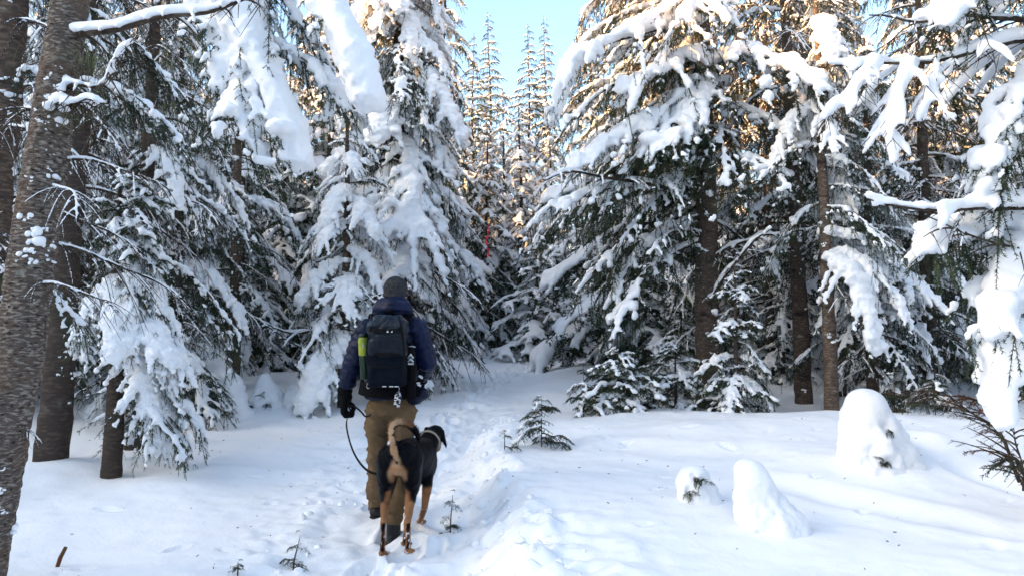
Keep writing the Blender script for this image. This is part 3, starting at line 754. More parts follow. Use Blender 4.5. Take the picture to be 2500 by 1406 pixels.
tip_tree('snowy2', 'snowy spruce between the path end and the big trunk', 1545, -350, 14.5, 417, 1.25)
tip_tree('dusty', 'tall dusted spruce directly behind the big trunk on the right', 1655, -250, 15.5, 418, 1.15)
tip_tree('dusty', 'tall thin branched spruce glowing in the sun at the upper right', 1985, -420, 16.5, 420, 1.1)
tip_tree('snowy', 'tall snow loaded spruce behind the clumped tree on the right', 2190, 80, 12.5, 421, 1.0)
tip_tree('dusty', 'dark spruce with brown lower branches at the far right', 2330, -150, 13.5, 422, 1.1)
tip_tree('snowy2', 'snowy spruce behind the boughs at the right edge', 2500, 0, 12, 423, 1.1)
tip_tree('snowy', 'bright snowy spruce standing behind the thin brown trunk at left', 520, 330, 15.5, 424, 1.25)
tip_tree('dusty', 'dark spruce in shade between the thin trunk and the big snowy tree', 700, 100, 16, 425, 1.2)
tip_tree('snowy2', 'snowy spruce filling the gap behind the upper left boughs', 430, -300, 13, 426, 1.0)
tip_tree('dusty', 'dusted spruce deep behind the two dark trunks at left', 240, -300, 12, 427, 1.2)
tip_tree('snowy', 'snowy spruce behind the leaning trunk at the left edge', 20, -200, 10.5, 428, 1.1)
tip_tree('snowy', 'tall snowy spruce behind the top of the big central tree', 1010, -150, 17.5, 429, 0.95)
tip_tree('dusty', 'dusted spruce behind the left side of the big central tree', 800, -200, 18.5, 430, 1.1)

for k, (px, tip, d, key, wd, lb) in enumerate((
        (1228, 215, 25.5, 'snowy', 1.0, 'snow thick spruce below the leftmost pair of tips against the sky'),
        (1448, 40, 21, 'snowy2', 1.2, 'tall snowy spruce at the right side of the sky gap'),
        (1905, 640, 12.4, 'small', 1.5, 'low white spruce between the straight dark trunk and the thin grey trunk'),
        (1660, 700, 13.0, 'small', 1.5, 'low white spruce just left of the big bare trunk'),
        (1810, 600, 14.0, 'small', 1.5, 'middling white spruce right of the big bare trunk, farther back'),
        (1395, 640, 19.0, 'small', 1.6, 'lower white spruce right of the small spruce at the path end'),
        (2085, 660, 12.8, 'small', 1.5, 'low white spruce behind the slender clumped spruce'),
        (2350, 690, 12.6, 'small', 1.6, 'low white spruce behind the brown scraggly saplings at right'),
        (480, 640, 13.2, 'small', 1.5, 'low white spruce left of the thin brown trunk'),
        (640, 620, 14.0, 'small', 1.6, 'low white spruce right of the thin brown trunk'),
        (215, 700, 11.5, 'small', 1.5, 'low white spruce between the thick dark trunk and the short dark stem'),
        (380, 560, 12.0, 'small', 1.4, 'middling white spruce behind the short pillowed spruce'))):
    tip_tree(key, lb, px, tip, d, 450 + k, wd)

# --- big snowy tree behind the man
def mixA(f): return {'heavy': 9, 'med': 4, 'light': 2, 'bare': 1} if f > 0.22 else {'med': 2, 'light': 3, 'bare': 5}
T501 = grow_tree('tall broad spruce smothered in thick snow directly behind the man', (X(965, 12.2), 12.2), 10.5, 2.15, 0.19, None, 501, zlo=0.05, n=122, profile=0.85, mixfn=mixA, lean=(0.1, 0))
# small sparse tree in front of it
def mixB(f): return {'heavy': 8, 'med': 2} if f > 0.4 else {'heavy': 3, 'med': 2, 'bare': 4}
T502 = grow_tree('slim spruce with separate fat snow pillows just left of the man', (X(842, 10.2), 10.2), 4.6, 1.05, 0.075, None, 502, zlo=0.12, n=34, profile=0.7, mixfn=mixB, trunk_mat='bark')
# --- big tree on the right with the bare dark trunk
def mixC(f): return {'heavy': 3, 'med': 3, 'light': 6, 'bare': 4} if f > 0.33 else {'light': 6, 'med': 1, 'bare': 4}
T503 = grow_tree('big spruce right of the path with thick bare trunk and drooping loaded boughs', (X(1728, 10.0), 10.0), 10.5, 2.5, 0.15, None, 503, zlo=0.23, skirt=.8, n=76, profile=0.62, mixfn=mixC, trunk_mat='bark', pats=60, pats_to=-1.6, azbias=(math.pi, 0.45, 0.7), avoid=(3.4, 0.75, 2.6))
grow_tree('young snowy spruce with drooping white arms at the foot of the big trunk', (X(1795, 8.9), 8.9), 1.85, 0.62, 0.03, {'young': 3, 'med': 3}, 504, zlo=0.04, n=34, profile=0.8)
grow_tree('straight dark spruce trunk standing between the big trunk and the clumped tree', (X(1958, 10.4), 10.4), 9.5, 1.7, 0.105, {'light': 4, 'bare': 5, 'med': 1}, 505, zlo=0.24, n=34, profile=0.6, avoid=(4.5, .7), trunk_mat='bark', pats=40, pats_to=-1.6, lean=(-0.3, 0))
def mixD(f): return {'heavy': 6, 'med': 3, 'light': 3} if f > 0.3 else {'med': 3, 'light': 4, 'bare': 2}
grow_tree('spruce with big clumps of snow on thin grey trunk behind the capped mound', (X(2025, 8.7), 8.7), 6.2, 1.15, 0.075, None, 506, zlo=0.27, n=44, profile=0.7, mixfn=mixD, trunk_mat='bark', lean=(-0.1, 0), azbias=(-0.6, 0.5, 0.9), pats=20)
grow_tree('slender spruce with short clumped boughs right of the thin grey trunk', (X(2125, 9.6), 9.6), 5.0, 1.0, 0.07, None, 507, zlo=0.10, n=52, profile=0.7, mixfn=mixD)
grow_tree('brown twigged spruce glowing in low sunlight behind the straight dark trunk', (X(1880, 13.2), 13.2), 10.5, 2.3, 0.07, {'bare': 8, 'light': 2}, 516, zlo=0.12, n=120, profile=0.55, droop0=6)
grow_tree('thin second trunk half hidden beside the thin grey trunk', (X(2047, 11.2), 11.2), 8, 1.3, 0.07, {'light': 3, 'bare': 4}, 508, zlo=0.25, n=30, profile=0.6, trunk_mat='bark')
grow_tree('dark spruce with sagging brown grey lower branches right of the clumped tree', (X(2265, 10.8), 10.8), 8, 2.0, 0.10, {'bare': 6, 'light': 4, 'med': 1}, 509, zlo=0.09, n=64, profile=0.55)

# --- left side
grow_tree('thin brown trunk with snowy shoulders standing left of the man', (X(572, 11.6), 11.6), 6.5, 1.25, 0.095, {'bare': 5, 'med': 3, 'light': 2}, 510, zlo=0.2, n=40, profile=0.6, trunk_mat='bark', pats=25, pats_to=-1.6, avoid=(2.6, 0.7))
grow_tree('thick dark trunk just behind the leaning trunk at the left edge', (-4.22, 6.75), 8.0, 1.3, 0.125, {'bare': 7, 'light': 2}, 511, zlo=0.30, n=40, profile=0.4, trunk_mat='bark_dark', lean=(0.3, 0.3), pats=20, pats_to=-1.4, avoid=(3.0, 1.0))
def mixE(f): return {'heavy': 5, 'med': 4, 'light': 1}
grow_tree('short spruce with dark stem and snow pillows down its right side', (X(285, 6.45), 6.45), 2.75, 0.72, 0.078, None, 512, zlo=0.22, n=44, profile=0.40, mixfn=mixE, azbias=(0.0, 0.72, 0.55), pats=6, avoid=(1.2, 0.9))
T513 = grow_tree('slim lichen hung spruce bearing the huge snow boughs at upper left', (X(335, 7.4), 7.4), 7.5, 1.15, 0.085, {'bare': 6, 'light': 3, 'med': 1}, 513, zlo=0.27, n=50, profile=0.4, lean=(0.1, 0.2), avoid=(6, 0.5))
grow_tree('snowy spruce behind the short pillowed spruce at left', (X(430, 9.4), 9.4), 5.8, 1.3, 0.08, {'heavy': 2, 'med': 3, 'light': 4, 'bare': 3}, 514, zlo=0.06, n=70, profile=0.6)
grow_tree('bare twigged spruce behind the left edge trunks', (X(150, 9.0), 9.0), 7.5, 1.5, 0.10, {'bare': 5, 'med': 3, 'light': 2}, 515, zlo=0.18, n=56, profile=0.45)
# ------------------------------------------------------------------ the walking man
M['jacket'] = mat('jacket_navy', (0.0035, 0.0085, 0.038), 0.5, 0.2, var=[(s3(6), (0.0025, 0.0055, 0.020), 0.4, 0.65)], bump=[(s3(26), 0.5, 0.01), (s3(90), 0.25, 0.003)])
M['trousers'] = mat('trousers_khaki', (0.15, 0.098, 0.052), 0.85, 0.15, var=[(s3(5), (0.10, 0.066, 0.036), 0.42, 0.68)], bump=[((14, 14, 34), 0.6, 0.012), (s3(300), 0.3, 0.001)])
M['black_cloth'] = mat('black_cloth', (0.004, 0.004, 0.005), 0.85, 0.08, bump=[(s3(60), 0.4, 0.004)])
M['pack_fabric'] = mat('pack_fabric', (0.004, 0.009, 0.017), 0.40, 0.28, var=[(s3(9), (0.013, 0.027, 0.045), 0.48, 0.62)], bump=[((30, 30, 12), 0.7, 0.010), (s3(80), 0.2, 0.002)])
M['pack_mid'] = mat('pack_mid', (0.0035, 0.007, 0.013), 0.42, 0.18, var=[(s3(9), (0.006, 0.011, 0.019), 0.5, 0.62)], bump=[((30, 30, 12), 0.8, 0.010)])
M['pack_dark'] = mat('pack_dark', (0.003, 0.0055, 0.011), 0.8, 0.08, bump=[(s3(30), 0.5, 0.008)])
M['webbing'] = mat('webbing', (0.004, 0.004, 0.005), 0.75, 0.12, bump=[(s3(400), 0.5, 0.001)])
M['knit'] = mat('knit_grey', (0.028, 0.029, 0.032), 0.95, 0.05, var=[(s3(120), (0.07, 0.07, 0.075), 0.5, 0.62)], bump=[((200, 200, 90), 0.9, 0.004)])
M['skin'] = mat('skin', (0.55, 0.32, 0.22), 0.5, 0.4, bump=[(s3(90), 0.15, 0.002)])
M['hair'] = mat('hair_brown', (0.06, 0.035, 0.02), 0.6, 0.3, bump=[((200, 200, 30), 0.9, 0.004)])
M['boot'] = mat('boot_black', (0.006, 0.006, 0.007), 0.5, 0.3, bump=[(s3(60), 0.5, 0.004)])
M['rubber'] = mat('rubber', (0.02, 0.02, 0.02), 0.8, 0.2)
M['white_print'] = mat('white_print', (0.62, 0.64, 0.66), 0.6, 0.3)
M['metal'] = mat('metal', (0.45, 0.46, 0.48), 0.3, 0.5, metal=1.0)
M['lime'] = mat('lime_sleeve', (0.31, 0.34, 0.02), 0.45, 0.4, var=[(s3(20), (0.20, 0.27, 0.02), 0.45, 0.6)])
M['bottle_green'] = mat('bottle_green', (0.004, 0.020, 0.007), 0.35, 0.4)
M['bandana'] = mat('bandana', (0.02, 0.02, 0.022), 0.85, 0.1, var=[((45, 45, 70), (0.55, 0.55, 0.57), 0.50, 0.53)])
M['eye'] = mat('eye', (0.02, 0.015, 0.01), 0.1, 0.5)

PD = 5.30
root_p = thing('person', 'man in navy quilted jacket, grey knit hat and khaki trousers walking away holding a leash', 'person', (P(955, 1000, PD).x, PD, gz(P(955, 1000, PD).x, PD)))
PO = np.array(root_p.location)
def pp(px, py, dd=0.0): return np.array(P(px, py, PD + dd)) - PO
def capsule(geo, pts, rads, step=0.3, ico=ICO2, sq=1.0):
    C, Q = chain(pts, [np.atleast_1d(r) for r in rads], step); Q = Q[:, 0] if Q.shape[1] == 1 else Q
    geo.balls(C, Q, ico, sq)
PEP = dict(ls=pp(896, 806), le=pp(859, 888, -.02), lw=pp(843, 957, .04), rs=pp(1018, 802), re=pp(1042, 880, .02), rw=pp(1026, 925, .26),
           lh=pp(922, 1000), lk=pp(922, 1112, .08), la=pp(919, 1228, .36), rh=pp(985, 1000), rk=pp(979, 1112, -.02), ra=pp(961, 1262, -.20),
           head=pp(966, 713, 0.01), neck=pp(960, 755, 0))
# body: one continuous figure
g = Geo(); q = PEP
g.balls([q['head']], [[.076, .092, .108]], ICO3)
g.balls([q['head'] + [0, .03, -.05]], [[.058, .062, .062]], ICO3)
g.balls([q['head'] + [0, .094, -.022], q['head'] + [0, .101, -.032]], [[.011, .016, .020], [.014, .012, .010]], ICO2)
for sx in (-1, 1):
    g.balls([q['head'] + [sx * .079, -.005, -.015]], [[.010, .020, .032]], ICO2)
    g.balls([q['head'] + [sx * .030, .078, .012]], [[.024, .012, .009]], ICO2)
g.balls([q['head'] + [0, .082, -.060], q['head'] + [0, .080, -.068]], [[.024, .012, .006], [.021, .011, .006]], ICO2)
capsule(g, [q['head'] + [0, -.01, -.06], q['neck'], pp(957, 790)], [.058, .058, .075])
capsule(g, [pp(957, 800), pp(955, 850), pp(954, 920), pp(953, 975)], [[.15, .10, .08], [.16, .11, .1], [.14, .095, .1], [.135, .09, .08]], .5)
for s in 'lr':
    capsule(g, [q[s + 's'], q[s + 'e']], [.055, .042]); capsule(g, [q[s + 'e'], q[s + 'w']], [.042, .028])
    capsule(g, [q[s + 'h'], q[s + 'k']], [.066, .050]); capsule(g, [q[s + 'k'], q[s + 'a']], [.054, .038])
    capsule(g, [q[s + 'a'], q[s + 'a'] + [0, .02, -.05]], [.038, .035]); capsule(g, [q[s + 'a'] + [0, .02, -.07], q[s + 'a'] + [0, .16, -.085]], [.032, .026])
    w_ = q[s + 'w']; dn = (w_ - q[s + 'e']); dn /= np.linalg.norm(dn)
    g.balls([w_ + dn * .06], [[.022, .036, .040]], ICO2)
body = finish(remesh(g, 0.011, 2, .4, 'body'), [M['skin']]); link('body', body, root_p)
g = Geo()
for sx in (-1, 1): g.balls([q['head'] + [sx * .030, .083, .004]], [[.012, .008, .0085]], ICO2)
link('eyes', g.mesh('eyes', [M['eye']]), root_p)
g = Geo()
capsule(g, [q['head'] + [-.055, -.045, -.055], q['head'] + [0, -.078, -.058], q['head'] + [.055, -.045, -.055]], [.022, .024, .022])
link('hair', finish(remesh(g, .008, 2, .4), [M['hair']]), root_p)
# hat
g = Geo(); g.balls([q['head'] + [0, -.004, .022]], [[.089, .104, .094]], ICO3)
capsule(g, [q['head'] + np.array([math.cos(a) * .080, math.sin(a) * .096 - .004, -.022 - .012 * math.sin(a) * -1]) for a in np.linspace(0, 2 * math.pi, 15)], [.0145] * 15, .6)
hat = remesh(g, .008, 3, .5); V = get_co(hat); hc = q['head']
th = np.arctan2(V[:, 1] - hc[1], V[:, 0] - hc[0]); V += get_no(hat) * (0.0012 * np.sin(th * 46))[:, None]; set_co(hat, V)
link('knit_hat', finish(hat, [M['knit']]), root_p)
# jacket
g = Geo()
capsule(g, [pp(957, 792), pp(956, 830, .01), pp(955, 890, .01), pp(953, 945, .01), pp(953, 966, .0)], [[.165, .105, .075], [.185, .135, .09], [.178, .135, .09], [.182, .140, .08], [.190, .145, .05]], .35)
g.balls([q['ls'] + [.01, 0, 0], q['rs'] + [-.01, 0, 0]], [[.082, .085, .078]] * 2, ICO3)
capsule(g, [q['ls'] + [.07, 0, .045], pp(925, 772), pp(957, 764), pp(992, 770), q['rs'] + [-.06, 0, .05]], [.055, .06, .07, .06, .055], .3)
capsule(g, [q['ls'], q['ls'] * .5 + q['le'] * .5 + [-.008, 0, 0], q['le']], [.083, .078, .073]); capsule(g, [q['le'], q['le'] * .5 + q['lw'] * .5, q['lw'] + [0, 0, .01]], [.073, .066, .050])
capsule(g, [q['rs'], q['rs'] * .5 + q['re'] * .5 + [.010, 0, 0], q['re']], [.085, .080, .078]); capsule(g, [q['re'], q['re'] * .5 + q['rw'] * .5, q['rw']], [.078, .068, .050])
capsule(g, [pp(1030, 962, .02), pp(1008, 974, -.02)], [.05, .05])
# collar and hood
ring = [pp(957, 752) + np.array([math.cos(a) * .095, math.sin(a) * .085 + .01, .012 * math.sin(a)]) for a in np.linspace(0, 2 * math.pi, 19)]
capsule(g, ring, [.048] * 19, .4)
capsule(g, [pp(926, 755, -.09), pp(957, 752, -.14), pp(990, 752, -.09)], [[.045, .05, .052], [.06, .052, .058], [.045, .05, .052]], .3)
capsule(g, [pp(932, 738, -.07), pp(957, 736, -.10), pp(985, 737, -.07)], [.036, .038, .036], .3)
jk = remesh(g, .0105, 2, .5); V = get_co(jk); Nn = get_no(jk)
def seg_par(V, a, b):
    d = b - a; L = np.linalg.norm(d); t = ((V - a) @ d) / L; c = np.clip(t / L, 0, 1)[:, None] * d + a
    return t, np.linalg.norm(V - c, axis=1)
quilt = np.zeros(len(V)); best = np.full(len(V), 9.)
t0_, d0_ = V[:, 2], np.maximum(0, np.abs(V[:, 0] - pp(956, 850)[0]) - .13)
for (a, b, off) in ((q['ls'], q['le'], 0), (q['le'], q['lw'], .3), (q['rs'], q['re'], 0), (q['re'], q['rw'], .2)):
    t, d = seg_par(V, a, b); k = d < .115
    k &= (d < best) & (np.abs(V[:, 0] - pp(956, 850)[0]) > .165); best[k] = d[k]
    quilt[k] = t[k] / .052 + off
tor = best > 8; quilt[tor] = V[tor, 2] / .052
wave = np.abs(np.sin(math.pi * quilt)) ** 0.55
V = V + Nn * (0.012 * (wave - .8) + 0.006 * fbm3(V * [14, 14, 22], 3, 4))[:, None]
dz = fbm3(V * [9, 9, 20], 2, 44); V += Nn * (0.005 * dz)[:, None]
set_co(jk, V); link('jacket', finish(jk, [M['jacket']]), root_p)
# trousers
g = Geo()
capsule(g, [pp(953, 958), pp(953, 985), pp(953, 1000)], [[.160, .118, .06], [.168, .13, .08], [.165, .125, .07]], .4)
kf = dict(l=(.100, .093, .080, .084, .072), r=(.098, .092, .080, .084, .072))
for s in 'lr':
    r_ = kf[s]; h, k, a = q[s + 'h'], q[s + 'k'], q[s + 'a']
    capsule(g, [h, h * .55 + k * .45, k], r_[:3], .25); capsule(g, [k, k * .5 + a * .5, a + [0, 0, .02]], [r_[2], r_[3], r_[4]], .25)
    capsule(g, [a + [0, 0, .045], a + [0, 0, .012]], [.078, .080], .3)
tr = remesh(g, .0105, 2, .5); V = get_co(tr); Nn = get_no(tr)
zz = V[:, 2]; low = sstep(.62, .30, zz)
diag = np.sin((zz * 1.0 + V[:, 0] * .45 + .05 * fbm3(V * 5, 2, 3)) * 55 + 3 * noise3(V * 4, 6))
cr1 = 1 - np.clip(np.abs(noise3(np.stack([V[:, 0] * 5 + V[:, 2] * 3, V[:, 1] * 5, V[:, 2] * 11 + V[:, 0] * 8], 1), 5)) * 2.6, 0, 1)
cr2 = 1 - np.clip(np.abs(noise3(np.stack([V[:, 0] * 5, V[:, 1] * 5, V[:, 2] * 17 + V[:, 0] * 4], 1), 15)) * 2.4, 0, 1)
fold = np.abs(np.sin((zz + .30 * V[:, 0] + .03 * fbm3(V * 7, 2, 8)) * 62)) 
V = V + Nn * (0.016 * (cr1 - .5) * (1 - low) + 0.020 * (cr2 - .5) * low + 0.010 * fbm3(V * [8, 8, 12], 3, 12))[:, None]
set_co(tr, V); link('trousers', finish(tr, [M['trousers']]), root_p)
g = Geo()
for px in (930, 979):
    a, b = pp(px - 7, 992, -.135), pp(px + 9, 1000, -.135)
    g.tube([a, b], .004, 5)
link('pocket_flap', g.mesh('pocket_flap', [M['trousers']]), root_p)
# boots
for s, yaw in (('l', .10), ('r', -.05)):
    a = q[s + 'a']; ground_z = gz(a[0] + PO[0], a[1] + PO[1]) - PO[2] - .01
    fz = min(a[2] - .10, ground_z + 0.03) if s == 'r' else a[2] - .095
    c, sn = math.cos(yaw), math.sin(yaw); rr_ = lambda v: np.array([a[0] + c * v[0] - sn * v[1], a[1] + sn * v[0] + c * v[1], v[2]])
    g = Geo()
    capsule(g, [a + [0, 0, .02], rr_([0, 0, fz + .05])], [.052, .050], .3)
    capsule(g, [rr_([0, -.045, fz + .042]), rr_([0, .08, fz + .050]), rr_([0, .19, fz + .034])], [[.050, .050, .046], [.052, .06, .052], [.048, .05, .034]], .3)
    bt = remesh(g, .008, 2, .5); link('boot', finish(bt, [M['boot']]), root_p)
    bo = [o for o in root_p.children if o.name.startswith('boot')][-1]
    g = Geo(); capsule(g, [rr_([0, -.045, fz + .005]), rr_([0, .07, fz + .003]), rr_([0, .20, fz + .005])], [[.052, .050, .016], [.046, .05, .015], [.053, .05, .016]], .25)
    link('sole', finish(remesh(g, .007, 1, .4), [M['rubber']]), bo)
# gloves
def glove(w_, dn, side, palm_n, K=1.22):
    """w_ wrist, dn direction of the hand, side = thumb direction"""
    dn = dn / np.linalg.norm(dn); pn = palm_n - dn * (palm_n @ dn); pn /= np.linalg.norm(pn); sd = np.cross(dn, pn); sd *= np.sign(sd @ side)
    g = Geo()
    capsule(g, [w_ - dn * .02, w_ + dn * .02], [.047, .046], .3)
    for k in range(4):
        o = (k - 1.5) * .022; ln = (.9, 1.0, .96, .78)[::-1][k]
        base = w_ + dn * .105 - sd * o * -1
        capsule(g, [w_ + dn * .03 + sd * o * .7, base], [.026, .020], .3)
        p1 = base + (dn * .55 + pn * .30) * .048 * ln; p2 = p1 + (pn * 1.0 - dn * .1) * .034 * ln; p3 = p2 + (-dn * .8 + pn * .1) * .028 * ln
        capsule(g, [base, p1, p2, p3], [.0165, .0155, .015, .0125], .3)
    t0 = w_ + dn * .04 + sd * .025; t1 = t0 + (sd * .7 + dn * .55 + pn * .3) * .042; t2 = t1 + (dn * .55 + pn * .85) * .040; t3 = t2 + (pn * .3 + dn * .5 - sd * .6) * .028
    capsule(g, [t0, t1, t2, t3], [.022, .018, .016, .0135], .3)
    g.V = [((v - w_) * K + w_).astype(np.float32) for v in g.V]
    return finish(remesh(g, .0070, 1, .4), [M['black_cloth']]), w_ + (dn * .125 + pn * .035) * K
lw = q['lw']; gm, grip = glove(lw + [-.003, 0, -.01], np.array([-.06, .12, -1]), np.array([0, 1., 0]), np.array([1., .15, 0]))
gl = link('glove', gm, root_p)
g = Geo(); cc = [lw + np.array([math.cos(a) * .046, math.sin(a) * .046, -.012 + .010 * math.cos(a)]) for a in np.linspace(0, 2 * math.pi, 17)]
g.tube(cc, .0022, 4); link('cuff_cord', g.mesh('cuff_cord', [M['white_print']]), gl)
rw = q['rw']; gm2, _ = glove(rw, np.array([-.25, .9, -.15]), np.array([-1., 0, .4]), np.array([0, -.2, -1.])); link('glove', gm2, root_p)

# ------------------------------------------------------------------ backpack
root_b = thing('backpack', 'dark navy hiking backpack with straps and grey arrow print worn by the man', 'backpack', tuple(PO + pp(946, 900, -.24)))
BO = np.array(root_b.location) - PO
def bp(px, py, dd): return pp(px, py, dd) - BO
g = Geo()
def rbox(geo, c, hx, hy, hz, r, n=3, taper=0.0):
    c = np.array(c); pts = []
    for ix in np.linspace(-1, 1, max(2, int(hx / r * 2))):
        for iy in np.linspace(-1, 1, max(2, int(hy / r * 2))):
            for iz in np.linspace(-1, 1, max(2, int(hz / r * 2))):
                k = 1 - taper * max(0, iz)
                pts.append(c + [ix * (hx - r) * k, iy * (hy - r) * k, iz * (hz - r)])
    geo.balls(pts, r, ICO2)
rbox(g, bp(946, 880, -.235), .137, .095, .185, .045)
mb = remesh(g, .011, 3, .5); V = get_co(mb); Nn = get_no(mb)
crease = np.abs(noise3(V * [9, 9, 7], 61)); V += Nn * (0.011 * fbm3(V * [11, 11, 8], 3, 60) - 0.010 * np.exp(-(crease / .08) ** 2) * sstep(-.02, .06, V[:, 2]))[:, None]; set_co(mb, V)
link('main_bag', finish(mb, [M['pack_dark']]), root_b)
g = Geo()   # upper bag: paler, creased, cinched
rbox(g, bp(948, 838, -.262), .128, .085, .090, .04)
mb = remesh(g, .0095, 3, .5); V = get_co(mb); Nn = get_no(mb); cen = bp(955, 812, -.3)
ang = np.arctan2(V[:, 2] - cen[2], V[:, 0] - cen[0]); V += Nn * (0.009 * np.abs(np.sin(ang * 4.5 + 2.0 * noise3(V * 8, 3))) + 0.006 * fbm3(V * 14, 2, 63))[:, None]; set_co(mb, V)
link('front_panel', finish(mb, [M['pack_mid']]), root_b)
g = Geo()
rbox(g, bp(947, 795, -.235), .135, .092, .072, .042, taper=.32)
mb = remesh(g, .0095, 3, .5); V = get_co(mb); Nn = get_no(mb); cen = bp(962, 768, -.25)
ang = np.arctan2(V[:, 2] - cen[2], V[:, 0] - cen[0]); rad_ = np.hypot(V[:, 0] - cen[0], V[:, 2] - cen[2])
V += Nn * (0.010 * (np.abs(np.sin(ang * 6.5 + 1.6 * noise3(V * 7, 5))) ** .6) * sstep(.0, .05, rad_) + 0.005 * fbm3(V * 18, 2, 64))[:, None]; set_co(mb, V)
link('lid', finish(mb, [M['pack_fabric']]), root_b)
def ribbon(pts, wd, th=.003, nrm=None, up=(0, -1, 0), sub=4):
    """flat strap along pts; wd width; its flat side looks towards `up`"""
    pts = np.array(pts, float)
    if len(pts) > 2:      # catmull-rom
        Q = np.vstack([2 * pts[0] - pts[1], pts, 2 * pts[-1] - pts[-2]]); o = []
        for i in range(1, len(Q) - 2):
            for t in np.linspace(0, 1, sub * 2, endpoint=False):
                o.append(.5 * ((2 * Q[i]) + (-Q[i - 1] + Q[i + 1]) * t + (2 * Q[i - 1] - 5 * Q[i] + 4 * Q[i + 1] - Q[i + 2]) * t * t + (-Q[i - 1] + 3 * Q[i] - 3 * Q[i + 1] + Q[i + 2]) * t ** 3))
        o.append(pts[-1]); pts = np.array(o)
    d = np.gradient(pts, axis=0); d /= np.linalg.norm(d, axis=1)[:, None]
    u = np.broadcast_to(np.array(up, float), d.shape); s_ = np.cross(d, u); s_ /= np.linalg.norm(s_, axis=1)[:, None] + 1e-9; n_ = np.cross(s_, d)
    V = np.stack([pts - s_ * wd / 2 - n_ * th / 2, pts + s_ * wd / 2 - n_ * th / 2, pts + s_ * wd / 2 + n_ * th / 2, pts - s_ * wd / 2 + n_ * th / 2], 1).reshape(-1, 3)
    n = len(pts); i = np.arange(n - 1)[:, None] * 4; j = np.arange(4)[None]
    Q = np.stack([i + j, i + 4 + j, i + 4 + (j + 1) % 4, i + (j + 1) % 4], -1).reshape(-1, 4)
    return V, np.vstack([Q, [[0, 1, 2, 3]], [[4 * n - 1, 4 * n - 2, 4 * n - 3, 4 * n - 4]]])
def strap(name, pts, wd, m='webbing', th=.004, up=(0, -1, 0), parent=None):
    V, F = ribbon(pts, wd, th, up=up); return link(name, new_mesh(name, V, F, [M[m]], smooth=False), parent or root_b)
BF = -.352
strap('lid_strap', [bp(904, 803, BF + .06), bp(915, 805, BF), bp(946, 808, BF - .006), bp(976, 805, BF), bp(986, 803, BF + .06)], .026)
strap('side_strap', [bp(972, 772, -.28), bp(978, 790, BF + .01), bp(984, 830, BF + .008), bp(986, 868, BF + .018), bp(984, 925, -.325)], .016)
strap('side_strap', [bp(910, 775, -.28), bp(906, 800, BF + .02), bp(903, 850, BF + .03), bp(903, 925, -.30)], .014)
strap('compression_strap', [bp(906, 862, BF + .03), bp(925, 864, BF + .003), bp(965, 866, BF + .003), bp(984, 864, BF + .03)], .02)
strap('compression_strap', [bp(908, 893, -.315), bp(925, 895, -.337), bp(965, 896, -.337), bp(984, 894, -.315)], .012)
strap('haul_loop', [bp(940, 772, -.20), bp(944, 760, -.225), bp(955, 757, -.235), bp(962, 772, -.20)], .018)
strap('shoulder_strap', [bp(920, 790, -.15), bp(915, 768, -.05), bp(908, 775, .09), bp(905, 830, .17), bp(900, 900, .12)], .055, 'black_cloth', .012, up=(0, -.3, 1))
strap('shoulder_strap', [bp(990, 790, -.15), bp(1000, 768, -.05), bp(1003, 775, .09), bp(1008, 830, .17), bp(1010, 900, .12)], .055, 'black_cloth', .012, up=(0, -.3, 1))
strap('hip_belt', [bp(884, 940, .10), bp(882, 946, -.06), bp(905, 952, -.175), bp(952, 955, -.19), bp(998, 954, -.175), bp(1022, 950, -.06), bp(1020, 945, .10)], .095, 'black_cloth', .022)
# print: two small peaks on the strap
g = Geo()
for dx in (-6, 5):
    a, b, c = bp(949 + dx, 811, BF - .009), bp(955 + dx, 811, BF - .009), bp(952.5 + dx, 806.5, BF - .009)
    V = np.array([a, b, c, a + [0, .002, 0], b + [0, .002, 0], c + [0, .002, 0]]); g.add(V, [[0, 1, 2], [3, 5, 4], [0, 3, 4], [0, 4, 1], [1, 4, 5], [1, 5, 2], [2, 5, 3], [2, 3, 0]])
link('peak_print', g.mesh('peak_print', [M['white_print']], smooth=False), root_b)
# folded umbrella sleeve on the right with arrow print
g = Geo(); capsule(g, [bp(1001, 845, -.20), bp(1004, 900, -.20), bp(1004, 965, -.19)], [.034, .040, .034], .3)
V, F = None, None
sp_ = remesh(g, .009, 2, .4); V = get_co(sp_); V += get_no(sp_) * (.004 * fbm3(V * 20, 2, 9))[:, None]; set_co(sp_, V)
sleeve = link('side_pocket', finish(sp_, [M['black_cloth']]), root_b)
g = Geo()
def prism(geo, pl, dy=.003, m=0):
    pl = np.array(pl); n = len(pl); bk = pl + [0, dy, 0]; V = np.vstack([pl, bk]); geo.add(V, [[0, i, i + 1] for i in range(1, n - 1)] + [[n, n + i + 1, n + i] for i in range(1, n - 1)], m)
    geo.add(V, [[i, n + i, n + (i + 1) % n, (i + 1) % n] for i in range(n)], m)
yd = -.252
for k, (y0, h_) in enumerate(((862, 11), (873, 9))):
    prism(g, [bp(995, y0 + h_, yd), bp(1003, y0, yd), bp(1011, y0 + h_, yd), bp(1008, y0 + h_ + 2.5, yd), bp(1003, y0 + 5, yd), bp(997.5, y0 + h_ + 2.5, yd)])
prism(g, [bp(996, 886, yd), bp(1010, 886, yd), bp(1009.5, 889.5, yd), bp(996, 889.5, yd)])
link('arrow_print', g.mesh('arrow_print', [M['white_print']], smooth=False), sleeve)
g = Geo(); g.tube([bp(998, 846, -.232), bp(1006, 844.5, -.236), bp(1014, 847, -.226)], .0035, 5)
link('reflective_piping', g.mesh('reflective_piping', [M['metal']]), sleeve)
st = strap('loose_strap', [bp(1032, 906, -.10), bp(1027, 925, -.13), bp(1021, 948, -.15), bp(1015, 965, -.15)], .048, 'black_cloth')
g = Geo()
